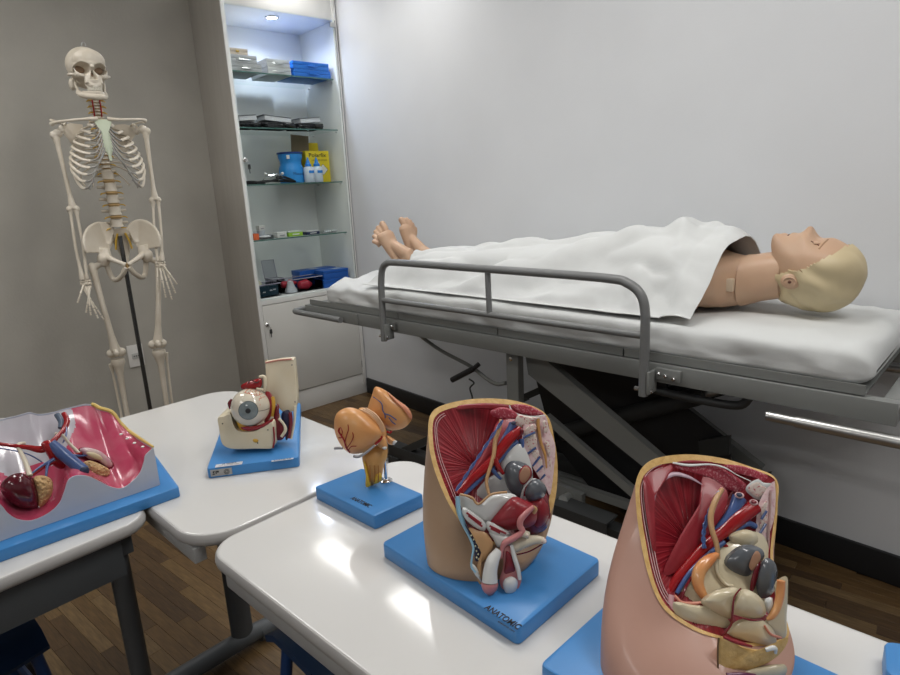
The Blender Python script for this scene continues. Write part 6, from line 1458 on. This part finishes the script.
for i in range(7):
    a = .25 + i * .28; P = []
    for t in range(7):
        th = 1.45 - t * .10; ph = a + PI * .06 * rvs.uniform(-1, 1) * t / 3
        d = (Vector(RT) * math.cos(ph) * math.sin(th) * .75 + Vector(UP) * math.sin(th) * (.35 + .75 * math.sin(ph)) + gz * math.cos(th)).normalized(); P.append(eyc + d * re_ * 1.003)
    obj('red_vein', MB().tube(P, .0005, 5), mat('thin_red', (.55, .12, .06), .4), eyeb)
pblob(me_, 'upper_muscle', c7, [(175, 170), (205, 152), (262, 136), (275, 148), (268, 180), (225, 192), (180, 188)], 1.185, .008, .010, art_m, label='red upper eye muscle')
ptube(me_, 'tendon', c7, [(262, 130, 1.186), (285, 130, 1.186), (290, 165, 1.186), (285, 200, 1.186)], [7, 9, 9, 5], orb, S7, 10); ptube(me_, 'tendon', c7, [(248, 186, 1.18), (280, 192, 1.18)], 6, orb, S7, 10)
ptube(me_, 'wire_vessel', c7, [(205, 162, 1.176), (225, 145, 1.174), (245, 158, 1.176), (262, 150, 1.178)], 2.2, dark_pl, S7, 6)
ptube(me_, 'side_tendon', c7, [(128, 238, 1.185), (118, 258, 1.185), (124, 285, 1.185)], [5, 9, 6], maroon, S7, 8)
pblob(me_, 'sinus_tissue', c7, [(345, 262), (358, 268), (356, 320), (380, 365), (392, 400), (372, 432), (342, 432), (330, 400), (332, 320)], 1.196, .005, .012, maroon, label='dark red sinus tissue')
pblob(me_, 'sinus_tissue', c7, [(372, 300), (405, 290), (412, 330), (402, 420), (388, 430), (384, 370), (368, 330)], 1.206, .003, .010, mat('navy_tissue', (.02, .02, .06), .3), label='navy sinus tissue')
ptube(me_, 'cream_fold', c7, [(355, 330, 1.190), (378, 355, 1.190), (388, 385, 1.190), (368, 418, 1.190)], [7, 6, 8, 7], orb, S7, 8)
ptube(me_, 'red_fold', c7, [(410, 300, 1.204), (414, 350, 1.204), (404, 425, 1.204)], 9, maroon, S7, 8); ptube(me_, 'red_edge', c7, [(330, 370, 1.173), (334, 430, 1.173), (328, 472, 1.173)], 4, red_m, S7, 8)
for x, y, d in ((419, 72, 1.214), (434, 250, 1.214), (84, 355, 1.174), (254, 448, 1.174), (303, 385, 1.174)): obj('screw_hole', MB().ell(c7(x, y, d), (.0013, .0013, .0013), n=8, m=6), dark_pl, me_)
pblob(me_, 'yellow_spot', c7, [(230, 432), (245, 428), (258, 436), (250, 446), (235, 443)], 1.1745, .0008, .002, MATS['bright_fat'], pw=.3)
e1 = Vector(((e_nr - e_nl).x, (e_nr - e_nl).y, 0)).normalized(); e2 = Vector((-e1.y, e1.x, 0)); zt = TZ + .0207
stk = mat('white_sticker', (.62, .64, .68), .4)
def sticker(name, px, py, w_, h_, zz=zt, ex=e1, ey=e2, m=None, nz=VZ):
    p = at_z(px, py, zz); a, b = ex * w_ / 2, ey * h_ / 2
    return obj(name, MB().prism([p - a - b, p + a - b, p + a + b, p - a + b], nz * .0003), m or stk, me_), p
s1, p1 = sticker('paper_sticker', 229, 464.5, .048, .013)
text('lettering', 'CE  MODELO', .0045, basis(p1 + e2 * .0035 + VZ * .0006, e1, e2), ink_m, me_, width=.026); text('lettering', 'globo ocular com orbita', .0036, basis(p1 - e2 * .002 + VZ * .0006, e1, e2), MATS['grey_print'], me_, width=.036)
s2, p2 = sticker('paper_sticker', 282.5, 459.8, .040, .006); text('lettering', 'ANATOMIC', .005, basis(p2 + VZ * .0006, e1, e2), ink_m, me_, width=.032)
fp = Vector((e_nl.x, e_nl.y, TZ + .0105)) + e1 * .025 - e2 * .0004
obj('grey_plate', MB().prism([fp - e1 * .019 - VZ * .0065, fp + e1 * .019 - VZ * .0065, fp + e1 * .019 + VZ * .0065, fp - e1 * .019 + VZ * .0065], -e2 * .0006), mat('grey_plate_metal', (.36, .36, .35), .35), me_)
lg = MB()
for a, b, w_, h_ in ((-.0135, .002, .002, .004), (-.0135, -.002, .004, .0015), (-.009, .0, .0015, .004), (-.0055, .002, .003, .003), (-.0075, .0028, .003, .0014), (-.011, .003, .002, .0012)):
    q_ = fp + e1 * a + VZ * b - e2 * .0008; lg.prism([q_ - e1 * w_ / 2 - VZ * h_ / 2, q_ + e1 * w_ / 2 - VZ * h_ / 2, q_ + e1 * w_ / 2 + VZ * h_ / 2, q_ - e1 * w_ / 2 + VZ * h_ / 2], -e2 * .0004)
obj('maker_mark', lg, ink_m, me_, kind='stuff')
q_ = fp + e1 * .0095 - e2 * .0008; obj('round_mark', MB().tube([q_ + e1 * .0045 * math.cos(a) + VZ * .0045 * math.sin(a) for a in [i * PI / 8 for i in range(16)]], .0004, 5, closed=True).tube([q_ + e1 * .0025 * math.cos(a) + VZ * .0025 * math.sin(a) for a in [i * PI / 8 for i in range(16)]], .0004, 5, closed=True), ink_m, me_, kind='stuff')

# ------------------------------------------------------------------ kidney model
mk = thing('kidney_model', 'pale blue kidney model with pink cavity on blue base at left', 'anatomical model', (-1.16, .08, TZ))
kb = [(-1.040, -.14), (-1.0505, .284), (-1.36, .31), (-1.35, -.11)]
slab('base', kb, TZ + .0005, TZ + .0195, blue_base, mk, .006)
c6 = lambda x, y, X: at_x(x / 5.0, 395 + y / 5.0, X)
XFk, XBk = -1.072, -1.245
Fc = [(-330, 560), (-230, 600), (-150, 570), (-60, 520), (0, 545), (40, 590), (90, 620), (160, 625), (240, 590), (295, 540), (320, 480), (340, 425), (380, 402), (440, 405), (500, 432), (560, 460), (620, 460), (690, 400), (716, 340), (726, 300), (766, 262)]
Bc_ = [(-330, 160), (-230, 150), (-150, 140), (-60, 130), (0, 122), (40, 112), (80, 104), (120, 92), (150, 86), (190, 95), (230, 92), (270, 84), (310, 72), (350, 62), (390, 52), (430, 45), (470, 52), (500, 68), (560, 88), (600, 140), (640, 180)]
Fp = [Vector(v) for v in catmull([tuple(c6(x, y, XFk - .0006 * i)) for i, (x, y) in enumerate(Fc)], 10)]
Bp = [Vector(v) for v in catmull([tuple(c6(x, y, XBk + (.0 if i < 17 else .035 * (i - 16) / 4))) for i, (x, y) in enumerate(Bc_)], 10)]
n = len(Fp); NT = 44
def cav(i, t):
    p = Fp[i].lerp(Bp[i], t); s_ = i / (n - 1); sag = .030 * (1 - .5 * math.exp(-((s_ - .60) / .07) ** 2)) * (1 if s_ < .9 else max(0, (1 - s_) / .1)); p = p.copy(); p.z -= sag * 4 * t * (1 - t); return p
frontw = mat('pale_blue_body', (0.46, 0.50, 0.60), 0.35, col2=(0.50, 0.52, 0.58), scale=8); pinkc = mat('pink_cavity', (0.46, 0.055, 0.115), 0.25, col2=(0.58, 0.20, 0.25), scale=16, coat=.5, lo=.45, hi=.85)
palew = mat('pale_lilac_lining', (0.50, 0.50, 0.54), 0.2, coat=.5, col2=(.44, .40, .45), scale=14)
g = MB().grid(lambda u, t: tuple(cav(min(n - 1, int(round(u * (n - 1)))), t)), n, NT)
for fi, f in enumerate(g.f):
    i, j = divmod(f[0], NT); u = i / n; t_ = j / NT
    if u < .635 + .02 * math.sin(t_ * 9) and t_ > .55 + .06 * math.sin(u * 21) + 2.5 * max(0, u - .58): g.mi[fi] = 1
g.fixn = True
obj('pink_cavity', g, [pinkc, palew], mk, ang=70, label='glossy lining, pink in front and pale lilac at the back')
zb = TZ + .020
wall = []
lo = [Vector((p.x, p.y, zb)) for p in Fp]; lb = [Vector((p.x, p.y, zb)) for p in Bp]
mb = MB()
def strip(A, Bq): mb.add([*A, *Bq], [(i, i + 1, len(A) + i + 1, len(A) + i) for i in range(len(A) - 1)])
strip(Fp, lo); strip(Bp, lb); strip([cav(0, t / (NT - 1)) for t in range(NT)], [Vector((lo[0].lerp(lb[0], t / (NT - 1)))) for t in range(NT)]); strip([cav(n - 1, t / (NT - 1)) for t in range(NT)], [lo[-1].lerp(lb[-1], t / (NT - 1)) for t in range(NT)])
obj('outer_body', sheet(mb, .002), frontw, mk, ang=50, label='pale blue outer body')
lin = 0 and MB().grid(lambda u, t: tuple(cav(int(round((.20 + u * .42) * (n - 1))), .60 + .40 * t) + Vector((.004, 0, .0035))), 36, 10)
lin and obj('pale_lining', sheet(lin, .002), palew, mk, label='pale lilac lining at the back', ang=70)
rim_r = [Bp[i] + VZ * .001 for i in range(int(n * .78), n)] + [Fp[-1] + VZ * .001]
obj('fat_rim', MB().tube(rim_r, [.0012] + [.0035] * (len(rim_r) - 2) + [.002], 8), mat('yellow_rim_paint', (.66, .48, .14), .4), mk)
for x, y in ((605, 196), (636, 218), (672, 240), (713, 259)): obj('white_oval', MB().ell(c6(x, y, -1.155 + (x - 605) * .0005), (.003, .003, .0016)), plastic_w, mk)
kt = lambda name, pts, r, m, nn_=12, label=None: obj(name, MB().tube([q[:3] for q in catmull([tuple(c6(*p)) + (rr / 5 * .0017,) for p, rr in zip(pts, r if isinstance(r, (list, tuple)) else [r] * len(pts))], 5)], [q[3] for q in catmull([tuple(c6(*p)) + (rr / 5 * .0017,) for p, rr in zip(pts, r if isinstance(r, (list, tuple)) else [r] * len(pts))], 5)], nn_), m, mk, label=label)
def kblob(name, out, X, fr_, bk, m, label=None, lump=0, rings=6):
    P = [Vector(v) for v in catmull([tuple(c6(x, y, X)) for x, y in out], 8 if lump else 4, True)]; nn_ = (CAM - sum(P, Vector()) / len(P)).normalized(); mb = MB().pillow(P, nn_, fr_, bk, rings)
    if lump: mb.v = [tuple(Vector(v) + nn_ * noise.noise(Vector(v) * 260) * lump) for v in mb.v]
    return obj(name, mb, m, mk, label=label)
lump_m = mat('tan_lumpy_paint', (0.56, 0.36, 0.17), 0.45, bump=1, bscale=320)
kblob('fat_cap', [(165, 420), (200, 402), (245, 412), (265, 445), (258, 500), (225, 545), (195, 560), (180, 500)], -1.105, .016, .014, lump_m, 'lumpy tan fat cap of the left kidney', .0032, 14)
kblob('kidney', [(0, 470), (15, 430), (60, 398), (110, 390), (160, 412), (188, 450), (200, 510), (190, 560), (140, 572), (80, 560), (30, 520)], -1.105, .024, .016, mat('dark_kidney', (.085, .006, .014), .2, coat=.5), 'dark maroon kidney on the left')
kblob('kidney_shell', [(395, 268), (430, 262), (490, 275), (540, 310), (570, 345), (560, 385), (520, 350), (470, 330), (400, 300)], -1.150, .010, .010, maroon)
kblob('kidney', [(398, 272), (440, 264), (500, 280), (545, 318), (562, 350), (540, 362), (490, 330), (440, 318)], -1.143, .007, .006, mat('mauve_kidney_section', (.50, .25, .34), .3, col2=(.62, .5, .45), scale=90, coat=.4), 'opened pink kidney on the right')
kblob('renal_pelvis', [(430, 290), (470, 288), (508, 308), (510, 325), (470, 318)], -1.134, .003, .004, mat('pale_yellow_pelvis', (.64, .56, .36), .35))
kblob('fat_cap', [(415, 340), (450, 328), (500, 345), (545, 372), (545, 402), (500, 415), (450, 405), (425, 375)], -1.125, .012, .012, lump_m, 'lumpy tan fat under the right kidney', .0032, 14)
kblob('aorta_body', [(205, 245), (250, 225), (290, 250), (310, 300), (328, 345), (310, 370), (270, 355), (240, 310)], -1.135, .010, .010, art_m)
kt('renal_artery', [(-40, 240, -1.15), (60, 252, -1.15), (140, 262, -1.145), (220, 270, -1.14), (280, 215, -1.15), (310, 180, -1.16)], [8, 9, 12, 18, 12, 8], art_m)
kt('renal_artery', [(290, 325, -1.13), (230, 350, -1.125), (180, 385, -1.115), (140, 412, -1.105)], [12, 11, 9, 7], art_m); kt('renal_artery', [(300, 300, -1.13), (360, 300, -1.14), (410, 290, -1.14)], [9, 8, 6], art_m)
kt('vena_cava', [(255, 240, -1.135), (310, 290, -1.125), (370, 340, -1.115), (420, 380, -1.105)], [22, 28, 28, 27], vein_m, 18, 'thick blue vein')
obj('vein_end', MB().ell(c6(422, 380, -1.098), (.0045, .0075, .0075)), mat('dark_vein_hollow', (.02, .03, .07), .5), mk)
kt('renal_vein', [(270, 320, -1.125), (240, 345, -1.12), (230, 410, -1.108)], [8, 7, 5], vein_m); kt('renal_vein', [(250, 330, -1.122), (200, 360, -1.118), (150, 400, -1.105)], [6, 5, 4], vein_m)
kt('renal_vein', [(350, 300, -1.135), (400, 305, -1.138), (440, 300, -1.14)], [7, 6, 4], vein_m); kt('thin_vein', [(-30, 262, -1.15), (80, 280, -1.145), (150, 300, -1.14), (210, 335, -1.135)], 3, vein_m, 8)
ivo = mat('ivory_tube_paint', (.66, .60, .48), .3)
kt('ureter', [(125, 240, -1.155), (92, 248, -1.15), (100, 280, -1.145), (125, 330, -1.13), (150, 405, -1.105)], [7, 9, 9, 10, 12], ivo, 10); kt('ureter', [(275, 192, -1.165), (310, 200, -1.16), (345, 240, -1.155), (395, 292, -1.143)], [6, 7, 7, 9], ivo, 10)
kt('aorta_arch', [(318, 92, -1.21), (335, 130, -1.195), (318, 175, -1.18), (290, 210, -1.165)], [12, 14, 13, 9], art_m); kt('cava_arch', [(285, 98, -1.21), (305, 135, -1.195), (300, 165, -1.185)], [14, 13, 10], mat('slate_vein', (.08, .11, .16), .3)); kt('thin_vein', [(330, 150, -1.185), (332, 195, -1.17), (315, 240, -1.16)], 4, vein_m, 8)
